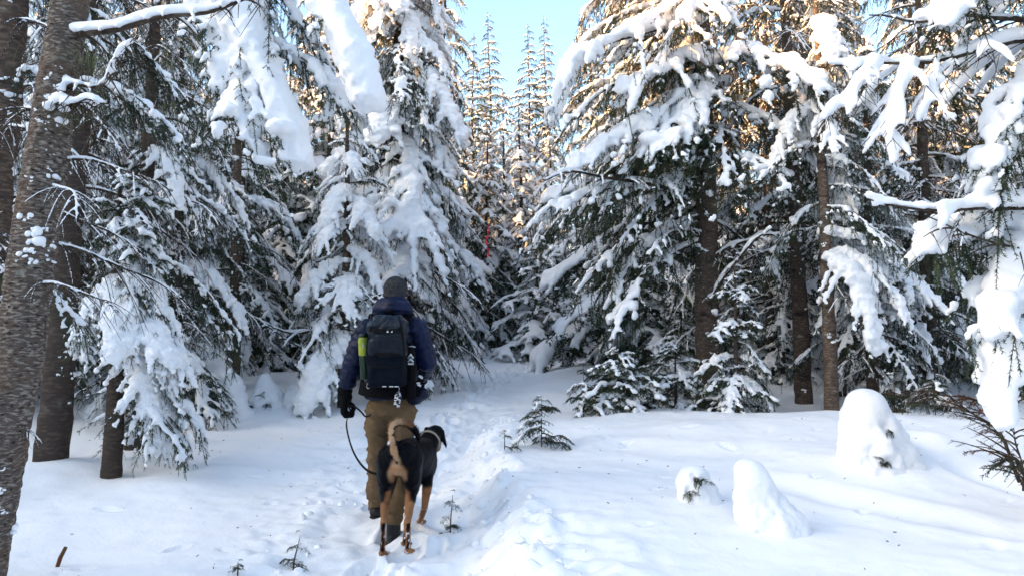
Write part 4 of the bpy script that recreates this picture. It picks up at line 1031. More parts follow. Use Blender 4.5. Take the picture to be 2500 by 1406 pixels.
for (u0, u1, y0, y1) in ((1021, 1031, 915, 922), (1024, 1033, 917, 925), (1016, 1026, 932, 938), (1018, 1029, 936, 944)):
    prism(g, [bp(u0, y0 + 4, -.156), bp(u0 + 2, y0, -.154), bp(u1, y1 - 5, -.154), bp(u1 - 2, y1, -.156)])
link('strap_print', g.mesh('strap_print', [M['white_print']], smooth=False), st)
g = Geo()
for px in (938, 955, 968): prism(g, [bp(px - 5, 942, -.335), bp(px + 5, 942, -.335), bp(px + 5, 944, -.335), bp(px - 5, 944, -.335)])
link('stitched_tab', g.mesh('stitched_tab', [M['white_print']], smooth=False), root_b)
g = Geo(); c0 = bp(899, 941, -.26)
g.tube([c0 + np.array([math.cos(a) * .010, 0, math.sin(a) * .019]) for a in np.linspace(0, 5.4, 14)], .0024, 5); link('carabiner', g.mesh('carabiner', [M['metal']]), root_b)
g = Geo(); capsule(g, [bp(973, 960, -.27), bp(971, 975, -.275), bp(969, 990, -.27)], [[.018, .012, .012], [.027, .016, .014], [.024, .014, .012]], .3)
bn = remesh(g, .006, 1, .4); V = get_co(bn); V += get_no(bn) * (.005 * fbm3(V * 30, 2, 9))[:, None]; set_co(bn, V); link('patterned_cloth', finish(bn, [M['bandana']]), root_b)
g = Geo(); g.tube([bp(974, 944, -.30), bp(975, 950, -.29), bp(973, 960, -.27)], .003, 5); link('cloth_loop', g.mesh('cloth_loop', [M['metal']]), root_b)

# bottle in the side pocket
root_w = thing('water_bottle', 'tall green water bottle with lime sleeve in the side pocket of the backpack', 'bottle', tuple(PO + pp(890, 925, -.22)))
WO = np.array(root_w.location) - PO
def lathe(prof, sides=24):
    pr = np.array(prof); n = len(pr); th = np.arange(sides) / sides * 2 * math.pi
    V = np.stack([pr[:, 0][:, None] * np.cos(th), pr[:, 0][:, None] * np.sin(th), np.repeat(pr[:, 1][:, None], sides, 1)], -1).reshape(-1, 3)
    i = np.arange(n - 1)[:, None] * sides; j = np.arange(sides)[None]; j2 = (j + 1) % sides
    return V, np.stack([i + j, i + j2, i + sides + j2, i + sides + j], -1).reshape(-1, 4)
def lath(name, prof, m, parent, tiltx=-.05): 
    V, F = lathe(prof); V[:, 0] += V[:, 2] * tiltx; return link(name, new_mesh(name, V, F, [M[m]]), parent)
ztop = pp(890, 823, -.22)[2] - WO[2]; zs_ = pp(890, 865, -.22)[2] - WO[2]
lath('bottle_body', [(0, 0), (.026, 0), (.030, .006), (.030, zs_ + .01)], 'bottle_green', root_w)
sl_ = lath('lime_sleeve', [(.0305, zs_ - .008), (.0335, zs_), (.0335, ztop - .02), (.030, ztop - .006), (.024, ztop)], 'lime', root_w)
cp_ = lath('cap', [(.026, ztop), (.0275, ztop + .002), (.0275, ztop + .020), (.024, ztop + .024), (0.0001, ztop + .024)], 'bottle_green', root_w)
g = Geo(); zc = (zs_ + ztop) / 2; cx = -.05 * zc + .004
g.tube([np.array([cx + .0085 * math.sin(a) * (1 if math.cos(a) < .2 else .75), -.0355 + .004 * math.sin(a) ** 2, zc + .013 * math.cos(a) + (.006 if math.cos(a) > .8 else 0)]) for a in np.linspace(0, 2 * math.pi, 19)], .0013, 4)
g.tube([np.array([cx, -.0358, zc - .004]), np.array([cx, -.0358, zc + .006])], .0028, 5)
link('drop_emblem', g.mesh('drop_emblem', [M['white_print']]), sl_)
g = Geo()
for k in range(7): g.balls([[-.05 * (zs_ - .05 - .011 * k) + .002, -.0305, zs_ - .05 - .011 * k]], [[.0016, .001, .0035]], ICO1)
link('lettering', g.mesh('lettering', [M['bottle_green']]), root_w)

# leash
root_l = thing('dog_leash', 'black webbing leash hanging from the black glove to the dog', 'leash', tuple(PO + grip))
LO = PO + grip
def wp(px, py, d): return np.array(P(px, py, d)) - LO
V, F = ribbon([grip * 0 + [0, 0, .03], wp(846, 1030, 5.28), wp(850, 1062, 5.26), wp(862, 1100, 5.22), wp(881, 1132, 5.16), wp(903, 1151, 5.10), wp(930, 1156, 5.05), wp(965, 1145, 5.02), wp(1000, 1110, 5.1), wp(1032, 1078, 5.24)], .018, .003, up=(-.75, -.65, 0))
link('webbing', new_mesh('webbing', V, F, [M['webbing']], smooth=False), root_l)
V, F = ribbon([[0, 0, .035], wp(852, 990, 5.30), wp(866, 992, 5.28), wp(880, 1003, 5.2), wp(893, 1016, 5.14), wp(905, 1012, 5.16)], .012, .003, up=(-.3, -.6, .6))
link('hand_loop', new_mesh('hand_loop', V, F, [M['webbing']], smooth=False), root_l)
# ------------------------------------------------------------------ the dog
FUR_BLACK = np.array([0.0022, 0.0027, 0.0045]); FUR_TAN = np.array([0.30, 0.145, 0.065]); FUR_PALE = np.array([0.50, 0.34, 0.21])
M['fur'] = mat('fur', 'fur_colour', 0.45, 0.06, bump=[((60, 60, 60), 0.5, 0.004), (s3(260), 0.6, 0.002)], sheen=0.0)
M['nose'] = mat('nose', (0.01, 0.01, 0.01), 0.3, 0.5)
M['collar'] = mat('collar', (0.30, 0.27, 0.22), 0.7, 0.2)
dfx, dfy = P(965, 1100, 4.6).x, 4.75
root_d = thing('dog', 'black and tan hound with curled tail standing on the path seen from behind', 'dog', (dfx, dfy, gz(dfx, dfy)))
DO = np.array(root_d.location)
def dp(px, py, d): return np.array(P(px, py, d)) - DO
g = Geo()
rump, loin, rib, chest = dp(977, 1118, 4.64), dp(992, 1112, 4.80), dp(1010, 1118, 4.96), dp(1029, 1124, 5.12)
capsule(g, [rump, loin, rib, chest], [[.112, .10, .112], [.110, .095, .112], [.124, .10, .142], [.115, .095, .162]], .25)
g.balls([dp(962, 1108, 4.60), dp(992, 1106, 4.60)], [[.062, .08, .075]] * 2, ICO2)
g.balls([dp(1033, 1085, 5.12)], [[.07, .09, .05]], ICO2)
capsule(g, [chest + [0, .03, .04], dp(1044, 1082, 5.26), dp(1056, 1064, 5.36)], [.105, .078, .068], .25)
g.balls([dp(1062, 1059, 5.385)], [[.070, .075, .066]], ICO3)                                       # skull
head = dp(1062, 1062, 5.39); mz = dp(1067, 1092, 5.46)
capsule(g, [head + [0, .03, -.01], dp(1066, 1083, 5.45), mz], [.052, .037, .030], .25)
for a, b, c in ((dp(1078, 1052, 5.38), dp(1083, 1072, 5.37), dp(1089, 1087, 5.37)), (dp(1042, 1047, 5.38), dp(1036, 1062, 5.40), dp(1037, 1078, 5.41))):
    capsule(g, [a, b, c], [[.022, .030, .020], [.012, .034, .026], [.008, .020, .014]], .3)
legs = [  # hip, knee, hock, fetlock, paw
    [(948, 1135, 4.66), (944, 1192, 4.76), (936, 1274, 4.53), (934, 1342, 4.56)],
    [(1005, 1135, 4.66), (1006, 1190, 4.76), (997, 1272, 4.51), (996, 1336, 4.55)]]
for L_ in legs:
    h, k, o, f = [dp(*v) for v in L_]
    capsule(g, [h + [0, 0, .03], h * .5 + k * .5 + [0, -.01, 0], k], [[.075, .11, .10], [.066, .09, .08], [.050, .062, .058]], .22)
    capsule(g, [k, k * .45 + o * .55 + [0, -.005, 0], o], [[.044, .052, .05], [.027, .034, .03], [.0175, .024, .022]], .22)
    capsule(g, [o + [0, -.012, .008], o * .5 + f * .5, f], [[.0175, .024, .02], [.0155, .018, .018], [.018, .02, .018]], .3)
    gzf = gz(f[0] + DO[0], f[1] + DO[1]) - DO[2]
    f = np.array([f[0], f[1], f[2]])
    pw = f + [0, .035, -.028]
    capsule(g, [f, pw], [.019, .021], .3)
    for j in range(4): capsule(g, [pw + [(j - 1.5) * .012, -.01, -.002], pw + [(j - 1.5) * .017, .038 - .006 * abs(j - 1.5), -.008]], [.0125, .0115], .3)
fronts = [[(1043, 1135, 5.12), (1043, 1184, 5.06), (1036, 1240, 5.22), (1027, 1268, 5.32)], [(1008, 1135, 5.10), (1003, 1192, 5.02), (994, 1280, 4.90), (990, 1322, 4.82)]]
for L_ in fronts:
    s_, e, w_, f = [dp(*v) for v in L_]
    capsule(g, [s_, e], [[.055, .075, .08], [.036, .042, .042]], .25); capsule(g, [e, e * .5 + w_ * .5, w_], [.037, .030, .024], .25); capsule(g, [w_, f], [.023, .020], .3)
    pw = f + [0, .02, -.015]
    for j in range(4): capsule(g, [pw + [(j - 1.5) * .012, -.012, 0], pw + [(j - 1.5) * .018, .035 - .006 * abs(j - 1.5), -.006]], [.0145, .012], .3)
tail = [dp(969, 1120, 4.57), dp(965, 1100, 4.535), dp(959, 1078, 4.52), dp(955, 1055, 4.53), dp(958, 1039, 4.55), dp(970, 1030, 4.58), dp(986, 1030, 4.61), dp(1002, 1037, 4.64), dp(1014, 1050, 4.66), dp(1021, 1066, 4.67), dp(1022, 1076, 4.67)]
capsule(g, tail, [.030, .023, .0205, .0195, .0195, .0205, .0215, .0215, .021, .016, .009], .25)
dog = remesh(g, .0088, 2, .5, 'body'); V = get_co(dog); Nn = get_no(dog)
V += Nn * (.0022 * fbm3(V * 26, 2, 7))[:, None]; set_co(dog, V)
def near(Vx, pts):
    D = np.full(len(Vx), 9.)
    for a, b, r in pts:
        a, b = np.array(a), np.array(b); d = b - a; t = np.clip(((Vx - a) @ d) / (d @ d + 1e-9), 0, 1); D = np.minimum(D, np.linalg.norm(Vx - (a + t[:, None] * d), axis=1) - r)
    return D
tan_caps = [(tail[0], dp(969, 1160, 4.56), .034), (dp(969, 1150, 4.56), dp(969, 1168, 4.6), .052)]
for L_ in legs:
    h, k, o, f = [dp(*v) for v in L_]
    inner = 1 if L_[0][0] < 970 else -1
    tan_caps += [(o, k * .35 + o * .65, .05), (k * .35 + o * .65, k * .75 + o * .25 + [inner * .03, -.03, .02], .026), (o, f + [0, .05, -.04], .06)]
for L_ in fronts:
    s_, e, w_, f = [dp(*v) for v in L_]; tan_caps += [(e + [0, 0, -.03], w_, .048), (w_, f + [0, .05, -.02], .06)]
tan_caps += [(mz, mz + [0, -.01, .025], .040)]
D = near(V, tan_caps) + .010 * fbm3(V * 18, 2, 5)
# underside of the tail (the side turned to the camera on its way up)
dt = near(V, [(tail[i], tail[i + 1], .03) for i in range(0, 6)])
nrm = get_no(dog)
tsel = (dt < .004) & ((nrm[:, 1] * .85 - nrm[:, 0] * .55 + .15 * noise3(V * 30, 2)) * -1 > -.35) & (V[:, 2] > tail[0][2] - .01)
lt = (nrm[:, 0] < .25) | (nrm[:, 2] > .3)
k = sstep(.016, -.014, D)
for i in range(0, 7):
    a, b = tail[i], tail[i + 1]; d_ = b - a; t_ = np.clip(((V - a) @ d_) / (d_ @ d_), 0, 1); off = V - (a + t_[:, None] * d_)
    di = np.linalg.norm(off, axis=1) < .029; dv = np.array([-.75, -.6, .1]) if i < 3 else np.array([-.55, -.4, .7]) if i < 5 else np.array([0., -.5, .85])
    v_ = off @ dv + .003 * noise3(V * 60, 3); k = np.where(di, np.maximum(k * (i == 0), sstep(-.010, -.002, v_)) * (1 - .25 * max(0, i - 4)), k)
blk = [(dp(L_[2][0], L_[2][1] + 12, L_[2][2] - .03), dp(L_[3][0], L_[3][1], L_[3][2] - .03), .018) for L_ in legs]
k = k * sstep(-.004, .008, near(V, blk) + .006 * noise3(V * 40, 9))
pale = (1 - sstep(.01, .08, near(V, [(tail[0], tail[5], .0), (tail[0], tail[3], .0), (tail[3], tail[5], .0), (dp(955, 1170, 4.56), dp(985, 1172, 4.56), .0)]))) * .9
tanc = FUR_TAN[None] * (1 + .25 * fbm3(V * 12, 2, 31))[:, None] * (1 - pale[:, None]) + FUR_PALE[None] * pale[:, None]
colr = FUR_BLACK[None] * (1 - k[:, None]) + tanc * k[:, None]
snowy = (noise3(V * 70, 77) > .62) & (V[:, 2] < .22); colr[snowy] = (.75, .77, .8)
an = np.linalg.norm((V - dp(969, 1129, 4.54)) * [1, .4, .8], axis=1) < .010; colr[an] = (.03, .012, .01)
ca = dog.color_attributes.new('fur_colour', 'FLOAT_COLOR', 'POINT')
ca.data.foreach_set('color', np.hstack([colr, np.ones((len(V), 1))]).astype(np.float32).ravel())
link('body', finish(dog, [M['fur']]), root_d)
# short coat: tapering hairs lying along the body
rng = np.random.default_rng(8); n = 42000
idx = rng.integers(0, len(V), n); c = V[idx] + rng.normal(0, .003, (n, 3)); nn = nrm[idx]
flow = np.array([0, -.55, -.85])[None] + rng.normal(0, .25, (n, 3))
intail = near(c, [(tail[i], tail[i + 1], .03) for i in range(1, 10)]) < .006
flow[intail] = nn[intail] * 1.2 + np.array([0, -.1, .2]) + rng.normal(0, .4, (int(intail.sum()), 3))
flow = flow - nn * (flow * nn).sum(1)[:, None] * .75; flow /= np.linalg.norm(flow, axis=1)[:, None]
dr = flow + nn * np.where(intail, .7, .22)[:, None]; ln = np.where(intail, .008, .0070)[:, None] * (.6 + .8 * rng.random((n, 1)))
sd = np.cross(dr, nn); sd /= np.linalg.norm(sd, axis=1)[:, None] + 1e-9
fv = np.stack([c - nn * .001 - sd * .0011, c - nn * .001 + sd * .0011, c + dr * ln], 1).reshape(-1, 3)
fm = new_mesh('coat', fv, np.arange(3 * n).reshape(-1, 3), [M['fur']], smooth=False)
ca = fm.color_attributes.new('fur_colour', 'FLOAT_COLOR', 'POINT')
cf = colr[idx] * (1 + .3 * rng.normal(size=(n, 1))).clip(.5, 1.7)
ca.data.foreach_set('color', np.hstack([np.repeat(cf, 3, 0), np.ones((3 * n, 1))]).astype(np.float32).ravel())
co_ = link('coat', fm, root_d); co_['kind'] = 'stuff'
g = Geo(); g.balls([mz + [.004, .022, -.004]], [[.014, .012, .011]], ICO2); link('nose', g.mesh('nose', [M['nose']]), root_d)
g = Geo(); g.balls([head + [-.036, .060, .012], head + [.040, .058, .010]], .009, ICO2); link('eyes', g.mesh('eyes', [M['eye']]), root_d)
nc = dp(1047, 1076, 5.29); ax_ = dp(1056, 1064, 5.36) - dp(1044, 1082, 5.26); ax_ /= np.linalg.norm(ax_)
a_ = np.cross(ax_, [0, 0, 1.]); a_ /= np.linalg.norm(a_); b_ = np.cross(a_, ax_)
g = Geo(); g.tube([nc + .080 * (math.cos(t) * a_ + math.sin(t) * b_) for t in np.linspace(0, 2 * math.pi, 25)], .008, 6); link('collar', g.mesh('collar', [M['collar']]), root_d)
# ------------------------------------------------------------------ near things: leaning trunk, edge boughs, capped mounds, saplings, twigs
def W(px, py, d): return np.array(P(px, py, d))
M['bark_near'] = mat('bark_near', (0.115, 0.090, 0.074), 0.9, 0.1,
    var=[((32, 32, 105), (0.30, 0.26, 0.22), 0.50, 0.60), ((34, 34, 80), (0.035, 0.026, 0.022), 0.56, 0.66), ((14, 14, 30), (0.27, 0.26, 0.22), 0.62, 0.70), ((3, 3, 3), (0.15, 0.10, 0.07), 0.5, 0.7)],
    bump=[((32, 32, 105), 1.0, 0.03), ((60, 60, 190), 0.7, 0.006)])
# leaning trunk at the left edge
lp_ = [W(-92, 1640, 3.15), W(-48, 1350, 3.2), W(6, 1050, 3.25), W(44, 860, 3.3), W(74, 650, 3.35), W(108, 400, 3.42), W(150, 150, 3.5), W(205, -200, 3.6), W(262, -620, 3.75)]
base = lp_[0].copy(); base[2] = gz(base[0], base[1])
T_lean = thing('spruce_tree', 'leaning brown flaky spruce trunk spotted with snow, foremost at the left edge', 'tree', tuple(base))
me, C, rr = trunk_mesh([q - base for q in lp_], [.100, .098, .095, .094, .092, .087, .082, .075, .07], M['bark_near'], 64, 0.011, 0.05, 71, plate=.045)
link('trunk', me, T_lean)
V0 = get_co(me); rng = np.random.default_rng(72)
link('snow_pats', trunk_snow(C, rr, rng, 330, -1.2, 0.05, .85, .022, clump=True), T_lean)['kind'] = 'stuff'
for k, (z0, az_, ln_) in enumerate(((1.55, -.2, .5), (1.75, .5, .7), (2.0, -.7, .45), (2.15, .1, .6), (1.35, -2.6, .4), (1.0, -2.2, .25), (2.4, 2.8, .6), (.95, -.1, .18))):
    c = trunk_at(C, z0); add_bough(T_lean, 'bare', c, az_, ln_, rng, var=k % 3)
custom_bough(T_lean, 81, [W(135, 95, 3.5), W(240, 78, 3.45), W(380, 50, 3.4), W(520, 22, 3.4), W(700, -25, 3.4)], rise=0, droop=0, width=.10, snow=1.55, hang=.8, bare=True, nlat=9, vox=.014, wood=1.3)
custom_bough(T_lean, 82, [W(120, 190, 3.48), W(180, 205, 3.42), W(235, 215, 3.4), W(285, 150, 3.38), W(322, 92, 3.36)], rise=0, droop=0, width=.16, snow=1.35, hang=.8, bare=True, nlat=9, vox=.013)
custom_bough(T_lean, 83, [W(112, 262, 3.44), W(160, 250, 3.36), W(215, 248, 3.32), W(262, 250, 3.3)], rise=0, droop=0, width=.2, snow=1.3, hang=.7, bare=True, nlat=8, vox=.013)
# second trunk at the left edge, slipping out of the frame
p2 = [W(-90, 1500, 3.9), W(-50, 1000, 3.95), W(-20, 600, 4.0), W(8, 300, 4.05), W(25, 0, 4.1), W(45, -500, 4.2)]
base = p2[0].copy(); base[2] = gz(base[0], base[1])
T_edge = thing('spruce_tree', 'spruce trunk cut off by the left edge above the leaning trunk', 'tree', tuple(base))
me, C, rr = trunk_mesh([q - base for q in p2], [.10, .095, .09, .088, .08, .06], M['bark'], 28, 0.03, 0.06, 73)
link('trunk', me, T_edge); link('snow_pats', trunk_snow(C, rr, rng, 40, -1.2, .3, .95, .03), T_edge)['kind'] = 'stuff'
for k, (z0, az_, ln_) in enumerate(((1.7, -.1, .6), (2.1, .4, .8), (2.45, -.3, .7), (2.8, .2, 1.0), (1.9, -.9, .5), (3.1, -.4, .8), (3.3, .6, 1.0))):
    add_bough(T_edge, 'bare' if k % 3 else 'light', trunk_at(C, z0), az_, ln_, rng)
# huge snow pillows at the upper left, carried by the slim spruce
kw = dict(rise=0, droop=0)
custom_bough(T513, 91, [W(345, -330, 7.4), W(455, -150, 6.7), W(550, 20, 6.1), W(610, 140, 5.9), W(668, 255, 5.8), W(712, 350, 5.8), W(722, 425, 5.8)], width=.13, snow=1.55, hang=1.0, pillow=.5, vox=.028, nlat=15, **kw)
custom_bough(T513, 92, [W(500, -60, 6.3), W(560, 60, 6.0), W(548, 150, 5.85), W(545, 235, 5.8)], width=.30, snow=1.0, hang=.8, pillow=.4, vox=.026, **kw)
custom_bough(T513, 93, [W(620, 150, 5.95), W(585, 250, 5.7), W(600, 330, 5.65), W(640, 400, 5.65)], width=.36, snow=.9, hang=1.0, pillow=.2, vox=.02, **kw)
custom_bough(T513, 94, [W(345, -420, 7.4), W(560, -260, 6.8), W(740, -110, 6.2), W(805, 40, 5.9), W(852, 150, 5.8), W(886, 235, 5.8), W(893, 272, 5.8)], width=.11, snow=1.3, hang=.9, pillow=.4, vox=.028, nlat=14, **kw)
custom_bough(T513, 95, [W(600, 60, 6.1), W(690, 120, 6.1), W(770, 175, 6.2), W(810, 235, 6.2), W(800, 290, 6.2)], width=.3, snow=1.1, hang=.9, vox=.02, **kw)
custom_bough(T513, 96, [W(520, -80, 6.5), W(640, -40, 6.3), W(720, 40, 6.2), W(760, 130, 6.2)], width=.45, snow=.55, hang=1.0, frost=True, **kw)
# beard lichen hanging from the left trees
def lichen(root, spots, seed):
    rng = np.random.default_rng(seed); g = Geo(); o = np.array(root.location)
    for (px, py, d, n, ln) in spots:
        c = W(px, py, d) - o
        for _ in range(n):
            q = c + rng.normal(0, .06, 3) * [1, .5, .4]; l = ln * (.4 + .9 * rng.random()); k = np.linspace(0, 1, 5)[:, None]
            pth = q + k * np.array([rng.normal(0, .02), 0, -l]) + np.sin(k * 7 + rng.random() * 6) * [.006, .004, 0]
            g.tube(pth, .0018 * (1.2 - k[:, 0]), 3, 0, cap=False)
    link('lichen', g.mesh('lichen', [M['lichen']]), root)['kind'] = 'stuff'
lichen(T_lean, [(225, 130, 3.45, 34, .18), (240, 225, 3.42, 26, .14), (150, 255, 3.35, 22, .12), (120, 120, 3.5, 18, .14)], 5)
lichen(T513, [(230, 500, 6.8, 30, .25), (410, 120, 6.8, 30, .3), (480, 130, 6.6, 40, .3), (300, 560, 7, 30, .3), (420, 250, 6.8, 30, .3), (560, 60, 6.2, 20, .2)], 6)
# long sagging limbs beside the man
for k, pts in enumerate(([(845, 700), (800, 790), (730, 812), (670, 800), (598, 762)], [(848, 862), (790, 868), (745, 852), (690, 822), (632, 780)], [(842, 936), (790, 918), (752, 880), (735, 842)], [(846, 742), (880, 735), (930, 720), (1010, 700)])):
    dz_ = (10.1, 9.9, 9.7, 9.6)[k]
    custom_bough(T502, 101 + k, [W(px, py, 10.15 + (dz_ - 10.15) * i / 4) for i, (px, py) in enumerate(pts)], width=.14, snow=1.9, hang=.5, bare=True, nlat=8, vox=.017, wood=1.4, **kw)
for k, pts in enumerate(([(1722, 640), (1790, 600), (1850, 580), (1910, 568), (1990, 560)], [(1722, 575), (1670, 562), (1620, 580), (1585, 625)], [(1722, 470), (1620, 455), (1520, 440), (1400, 420), (1330, 440)], [(1722, 760), (1760, 690), (1830, 600), (1880, 560)])):
    custom_bough(T503, 111 + k, [W(px, py, 10.0 - (.25 + .1 * k) * i) for i, (px, py) in enumerate(pts)], width=.14, snow=2.0, hang=.6, bare=True, nlat=9, vox=.018, wood=1.6, **kw)
custom_bough(T503, 116, [W(1722, 60, 10), W(1620, 70, 9.4), W(1480, 110, 9.0), W(1400, 170, 8.9), W(1365, 260, 8.9), W(1350, 310, 8.9)], width=.24, snow=1.0, hang=1.1, pillow=.4, vox=.026, **kw)
custom_bough(T503, 117, [W(1722, 250, 10), W(1620, 300, 9.4), W(1500, 350, 9.1), W(1420, 390, 9.0), W(1392, 430, 9.0)], width=.28, snow=1.2, hang=1.0, pillow=.4, vox=.026, **kw)
custom_bough(T503, 118, [W(1722, 400, 10), W(1600, 440, 9.5), W(1450, 470, 9.2), W(1340, 510, 9.1), W(1290, 560, 9.1)], width=.3, snow=.8, hang=1.1, pillow=.1, vox=.028, **kw)
custom_bough(T503, 119, [W(1722, -40, 10), W(1700, -10, 9.2), W(1680, 30, 8.8), W(1690, 100, 8.7)], width=.45, snow=.95, hang=.9, pillow=.4, vox=.028, **kw)
custom_bough(T503, 120, [W(1722, 180, 10), W(1705, 220, 9.3), W(1690, 290, 9.0), W(1700, 350, 9.0)], width=.45, snow=.85, hang=.9, pillow=.3, vox=.028, **kw)
custom_bough(T503, 121, [W(1722, 130, 10), W(1650, 150, 9.3), W(1560, 200, 9.0), W(1495, 225, 8.9)], width=.3, snow=1.0, hang=1.0, pillow=.3, vox=.028, **kw)
custom_bough(T503, 122, [W(1722, 120, 10.1), W(1600, 165, 10.0), W(1480, 220, 9.9), W(1385, 300, 9.8)], width=.34, snow=.7, hang=1.1, vox=.028, **kw)
custom_bough(T503, 123, [W(1722, -10, 10.1), W(1570, 20, 10.0), W(1450, 80, 10.0), W(1385, 170, 10.0)], width=.34, snow=.7, hang=1.1, vox=.028, **kw)
custom_bough(T503, 124, [W(1722, -90, 10.1), W(1600, -70, 10.0), W(1490, -30, 10.0), W(1415, 40, 10.0)], width=.34, snow=.7, hang=1.1, vox=.028, **kw)

custom_bough(T501, 125, [W(965, 540, 12.2), W(955, 590, 11.6), W(948, 650, 11.2), W(955, 725, 11.1)], width=.45, snow=1.2, hang=.9, pillow=.4, vox=.028, **kw)
custom_bough(T501, 126, [W(985, 420, 12.2), W(1000, 460, 11.5), W(1005, 520, 11.2), W(1000, 585, 11.1)], width=.5, snow=1.4, hang=.7, pillow=.7, vox=.028, **kw)
# right-hand foreground spruce, its trunk outside the picture
bx = W(2720, 1400, 4.4); base = np.array([bx[0], 4.4, gz(bx[0], 4.4)])
T_right = thing('spruce_tree', 'nearest spruce reaching in from the right edge with snow laden dark limbs', 'tree', tuple(base))
me, C, rr = trunk_mesh([(0, 0, -.1), (.02, 0, 2), (.05, .1, 4.5)], [.13, .11, .06], M['bark'], 20, .05, .06, 74); link('trunk', me, T_right)
D0 = 4.0
custom_bough(T_right, 131, [W(2720, 40, 4.4), W(2560, 85, 4.2), W(2400, 122, D0), W(2250, 152, D0), W(2120, 160, D0), W(2028, 162, D0)], width=.20, snow=3.2, hang=.5, bare=True, nlat=12, vox=.02, wood=1.0, **kw)
custom_bough(T_right, 132, [W(2240, 160, D0), W(2205, 205, 3.95), W(2180, 270, 3.9), W(2170, 330, 3.9), W(2180, 400, 3.88)], width=.22, snow=2.6, hang=.8, bare=True, nlat=7, vox=.016, wood=.7, **kw)
custom_bough(T_right, 133, [W(2150, 165, D0), W(2110, 195, 3.95), W(2080, 235, 3.95), W(2010, 290, 3.9)], width=.22, snow=2.4, hang=.8, bare=True, nlat=7, vox=.015, wood=.6, **kw)
custom_bough(T_right, 134, [W(2330, 140, D0), W(2290, 190, 3.95), W(2265, 250, 3.9), W(2250, 300, 3.88)], width=.22, snow=2.2, hang=.9, bare=True, nlat=7, vox=.015, wood=.6, **kw)
custom_bough(T_right, 135, [W(2720, 470, 4.4), W(2560, 498, 4.1), W(2420, 512, 3.9), W(2280, 510, 3.85), W(2170, 500, 3.85), W(2118, 490, 3.85)], width=.14, snow=3.1, hang=.3, bare=True, nlat=9, vox=.019, wood=.9, **kw)
custom_bough(T_right, 136, [W(2720, 660, 4.4), W(2500, 612, 4.0), W(2400, 580, 3.9), W(2330, 560, 3.88), W(2265, 533, 3.85)], width=.3, snow=.9, hang=.8, bare=True, nlat=9, vox=.013, wood=.7, **kw)
custom_bough(T_right, 137, [W(2560, 560, 4.2), W(2400, 560, 4.1), W(2300, 575, 4.05), W(2262, 620, 4.0)], width=.30, snow=1.1, hang=.9, pillow=.3, nlat=9, **kw)
custom_bough(T_right, 138, [W(2720, 560, 4.4), W(2560, 600, 4.2), W(2460, 680, 4.0), W(2430, 760, 3.95), W(2440, 820, 3.9)], width=.24, snow=1.1, hang=1.0, pillow=.3, vox=.02, **kw)
custom_bough(T_right, 139, [W(2720, 760, 4.4), W(2560, 800, 4.2), W(2470, 880, 4.0), W(2440, 960, 3.95), W(2450, 1050, 3.9)], width=.16, snow=1.3, hang=.4, pillow=.3, vox=.02, **kw)
custom_bough(T_right, 140, [W(2720, -160, 4.4), W(2520, -60, 4.1), W(2380, -30, 4.0), W(2320, 20, 3.95), W(2330, 70, 3.9)], width=.30, snow=1.2, hang=.8, pillow=.3, vox=.02, **kw)
custom_bough(T_right, 141, [W(2720, 60, 4.4), W(2600, 110, 4.2), W(2500, 190, 4.05), W(2450, 300, 4.0), W(2400, 400, 3.95)], width=.24, snow=.75, hang=1.0, pillow=.1, **kw)
custom_bough(T_right, 142, [W(2720, 140, 4.4), W(2590, 220, 4.2), W(2490, 330, 4.0), W(2420, 440, 3.95), W(2380, 500, 3.9)], width=.26, snow=.85, hang=1.0, pillow=.1, **kw)
custom_bough(T_right, 143, [W(2560, 60, 4.2), W(2400, 40, 4.1), W(2250, 50, 4.05), W(2120, 40, 4.0)], width=.3, snow=.8, hang=1.0, bare=True, nlat=10, **kw)
# reddish brown dead spray low at the right edge
DR = thing('dead_branch', 'reddish brown dry spruce twigs poking out of the snow at the right edge', 'branch', tuple(np.array([*W(2480, 1180, 4.9)[:2], gz(*W(2480, 1180, 4.9)[:2])])))
for k, (pts, r_) in enumerate((([(2500, 1190), (2470, 1120), (2440, 1050), (2400, 990), (2340, 960)], 0), ([(2490, 1180), (2440, 1060), (2380, 1010), (2300, 960), (2200, 950)], 1), ([(2500, 1200), (2490, 1110), (2470, 1030), (2490, 960)], 2))):
    custom_bough(DR, 151 + k, [W(px, py, 5.0 - .1 * k) for px, py in pts], width=.34, snow=.5 if k else 0, hang=.1, full=.45, bare=k > 0, needle_m='brown_needle', nlat=11, wood=.5, **kw)
custom_bough(DR, 155, [W(2500, 1165, 4.6), W(2480, 1120, 4.6), W(2440, 1130, 4.5), W(2425, 1140, 4.5)], width=.3, snow=0, hang=.3, full=.6, nlat=6, wood=.4, **kw)

LIB['sprig'] = [make_bough(171, L=.5, rise=.15, droop=.25, snow=0, hang=.25, full=.8, width=.34, nlat=8), make_bough(172, L=.5, rise=.05, droop=.3, snow=.22, hang=.3, full=.8, width=.36, nlat=7)]; LIBL['sprig'] = .5
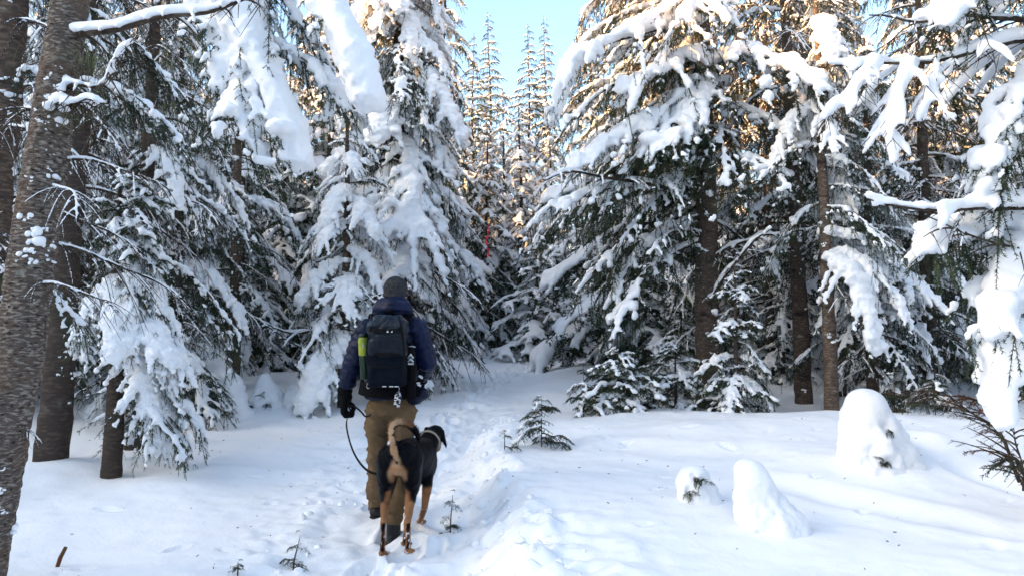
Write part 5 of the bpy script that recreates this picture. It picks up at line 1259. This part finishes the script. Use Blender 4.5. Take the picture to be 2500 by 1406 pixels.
# snow-capped mounds over buried saplings
def mound(label, px, pyb, pyt, wpx, d, seed, blobs, holes, cat='snow mound'):
    b = W(px, pyb, d); base = np.array([b[0], d, gz(b[0], d) - .05]); sc = d / F_PX
    root = thing('snow_mound', label, cat, tuple(base)); rng = np.random.default_rng(seed); H = (pyb - pyt) * sc; Wd = wpx * sc / 2
    g = Geo()
    bl = sorted(blobs, key=lambda q: -q[1])
    capsule(g, [np.array([u * Wd, rng.normal(0, .05) * Wd, w_ * H]) for u, w_, r_ in bl], [np.array([r_ * Wd, r_ * Wd * .9, min(r_ * Wd * .8, (w_ + .12) * H if w_ < .3 else 9)]) for u, w_, r_ in bl], .12, ICO3)
    g.balls([[bl[-1][0] * Wd * .8, 0, -.01]], [[1.12 * Wd, 1.12 * Wd, .10 * H]], ICO3)
    sm = remesh(g, .016, 4, .5, 'snow'); V = get_co(sm); Nn = get_no(sm)
    rough = sstep(.85, .5, V[:, 2] / H)
    V += Nn * ((.05 * Wd * noise3(V * 4 / Wd * .4, seed) + rough * (.13 * Wd * fbm3(V * [1.9 / Wd, 1.9 / Wd, 1.5 / Wd], 4, seed + 1)) + rough * .09 * Wd * np.abs(noise3(V * 2.2 / Wd, seed + 3)))[:, None])
    for (hu, hz, hr) in holes:
        c = np.array([hu * Wd, -Wd * .75, hz * H]); dd = np.linalg.norm((V - c) / [hr * Wd, Wd * .7, hr * Wd * 1.3], axis=1)
        V[:, 1] += .22 * Wd * np.exp(-dd ** 2 * 1.6)
    set_co(sm, V); link('snow', finish(sm, [M['snow']]), root)
    for k, (hu, hz, hr) in enumerate(holes):
        c = np.array([hu * Wd, -Wd * .74, hz * H])
        for j in range(4):
            wm, _ = LIB['sprig'][0]; o = link('bough', wm, root, c, rng.random() * 6.28, max(.15, hr * Wd * 3)); o.rotation_euler = (rng.normal(0, .6), rng.normal(.3, .6), -1.57 + rng.normal(0, .9))
    return root
mound('tall snow capped mound over a buried sapling, dark hollows in its front, at right', 2130, 1172, 982, 165, 5.9, 1, [(-.12, .78, .58), (-.08, .62, .70), (.0, .40, .82), (.08, .18, .98), (.15, .0, 1.08)], [(.12, .5, .16), (-.3, .18, .26), (.05, .12, .2)])
mound('small round snow mound with a curl of dark twigs in its middle', 1697, 1250, 1147, 100, 4.95, 2, [(.0, .66, .78), (.05, .42, .88), (.12, .2, .95), (.2, .0, 1.15)], [(-.45, .42, .24), (-.2, .75, .14), (.2, .65, .12)])
mound('smooth cone of snow spreading to the right, without any twigs showing', 1858, 1345, 1165, 142, 4.5, 3, [(-.3, .84, .55), (-.22, .66, .70), (-.05, .45, .85), (.25, .22, 1.0), (.7, .0, 1.15)], [])
mound('snow covered stump shaped mound beside the thin brown trunk left of the man', 651, 978, 890, 92, 9.9, 4, [(-.1, .85, .35), (-.1, .62, .55), (.0, .38, .75), (.1, .1, 1.0)], [(-.1, .45, .14), (.3, .2, .22), (-.5, .15, .12)])
# saplings
def sapling(label, px, pyb, pyt, d, seed, n=16, Rm=.3, mix=None, snowy=False, cat='sapling', lean=(0, 0)):
    b = W(px, pyb, d); H = W(px, pyt, d)[2] - b[2]; z = gz(b[0], d)
    return grow_tree(label, (b[0], d, z - .02), H, Rm, .0055, mix or {'sprig': 1}, seed, zlo=.12, n=n, profile=.6, cat=cat, name='sapling', pats=0, trunk_mat='bark_dark', lean=lean, droop0=6)
sapling('small green sapling with flat spreading top in open snow right of the path', 1322, 1072, 950, 7.0, 601, 18, .30)
sapling('thin upright sapling tip at the left of the snowy bush by the path', 1425, 1000, 872, 8.8, 602, 16, .26)
grow_tree('round snowy bush of young spruce between the thin saplings right of the path', (W(1510, 1005, 8.9)[0], 8.9), .78, .52, .02, {'young': 3, 'sprig': 3}, 603, zlo=.05, n=44, profile=.5, name='spruce_bush', cat='bush', pats=0)
sapling('thin dark sapling on the right of the snowy bush', 1588, 1010, 870, 9.2, 604, 16, .30)
grow_tree('dark low spruce bush in the shade left of the big bare trunk', (W(1650, 1000, 9.5)[0], 9.5), .9, .5, .02, {'young': 2, 'light': 1, 'sprig': 2}, 605, zlo=.05, n=30, profile=.5, name='spruce_bush', cat='bush', pats=0)
sapling('green spruce sprig sticking out of the trampled snow bank beside the dog', 1098, 1248, 1150, 5.2, 606, 9, .11, lean=(.02, 0))
sapling('tiny loose spruce twigs on the snow left of the flat topped sapling', 1232, 1092, 1038, 6.7, 607, 6, .13)
sapling('bare little sprig standing in the foreground snow left of the dog', 712, 1370, 1278, 4.45, 608, 7, .12, lean=(.05, 0))
sapling('green spruce tip at the bottom edge of the picture left of the sprig', 580, 1415, 1372, 4.2, 609, 8, .10)
sapling('scraggly sapling with drooping dark twigs right of the capped mound, beside its twin', 2185, 1035, 925, 8.4, 610, 14, .32, {'sprig': 3, 'bare': 1})
sapling('scraggly brown sapling standing between the capped mound and the right edge twigs', 2285, 1050, 935, 7.6, 611, 16, .34, {'sprig': 2, 'bare': 2})
sapling('bare thin stem with side twigs in the hollow left of the man', 762, 985, 862, 10.6, 612, 10, .3, {'bare': 1})
sapling('shorter bare stem right of the thin stem in the hollow left of the man', 787, 988, 925, 10.4, 613, 8, .18, {'sprig': 1, 'bare': 1})
# snapped stick and small litter
b = W(140, 1374, 4.4); z = gz(b[0], 4.4); st_ = thing('broken_stick', 'short broken reddish stick poking from the snow at lower left', 'stick', (b[0], 4.4, z))
me, _, _ = trunk_mesh([(-.01, 0, -.03), (.015, 0, .05), (.04, .01, .11)], [.012, .012, .010], M['brown_needle'], 8, .01, .1, 5); link('stick', me, st_)
rng = np.random.default_rng(99); g = Geo()
for _ in range(150):
    d = rng.uniform(3.2, 9); x = X(rng.uniform(0, 2500), d); z = gz(x, d); a = rng.random() * 6.28; l = rng.uniform(.004, .012)
    g.tube([[x - l * math.cos(a), d - l * math.sin(a), z + .002], [x + l * math.cos(a), d + l * math.sin(a), z + .006]], .0015 + .0015 * rng.random(), 4)
lt_ = link('needle_litter', g.mesh('needle_litter', [M['twig']])); tag(lt_, 'dark bits of fallen needles and bark strewn on the snow', 'litter', kind='stuff')
# crumbs of kicked-up snow along the trench
g = Geo()
for _ in range(300):
    d = rng.uniform(3.3, 9.5); s = rng.choice([-1, 1], p=[.25, .75]); x = float(path_x(d)) + s * rng.normal(.62, .16); r = .005 + .03 * rng.random() ** 2.5
    g.balls([[x, d, gz(x, d) + r * .3]], [[r, r * rng.uniform(.7, 1.2), r * rng.uniform(.6, .9)]], ICO2)
V, Fs, mi = g.arrays(); V = V + .009 * np.stack([noise3(V * 50, 1), noise3(V * 50, 2), noise3(V * 50, 3)], 1)
sc_ = link('snow_crumbs', new_mesh('snow_crumbs', V, Fs, [M['snow_ground']], mi, True)); tag(sc_, 'crumbs of kicked up snow along the trodden path', 'snow', kind='stuff')
# red tape hanging beside the big tree
tp = W(1190, 549, 11.3); rt_ = thing('trail_tape', 'red trail tape hanging beside the right flank of the big central spruce', 'tape', tuple(tp))
M['red'] = mat('red_tape', (0.55, 0.02, 0.05), 0.5, 0.3, var=[((60, 60, 90), (0.75, .35, .4), .58, .64)])
ts = np.linspace(0, 1, 26); pth = np.stack([.015 * np.sin(ts * 9), .02 * np.cos(ts * 14), -.50 * ts], 1)
d_ = np.stack([np.cos(ts * 16), np.sin(ts * 16), 0 * ts], 1) * .022
V = np.concatenate([pth - d_, pth + d_]); i_ = np.arange(25); g = Geo(); g.add(V, np.stack([i_, i_ + 1, i_ + 27, i_ + 26], 1))
V2 = V + np.array([0, .004, 0]); g.add(V2, np.stack([i_, i_ + 26, i_ + 27, i_ + 1], 1)); link('ribbon', g.mesh('ribbon', [M['red']]), rt_)
g = Geo(); a = W(1130, 592, 11.4) - tp; c = W(1212, 538, 11.3) - tp; g.tube([a, a * .5 + c * .5 + [0, 0, -.01], [0, 0, .003], c], [.007, .006, .005, .003], 5); link('holding_twig', g.mesh('holding_twig', [M['twig']]), rt_)
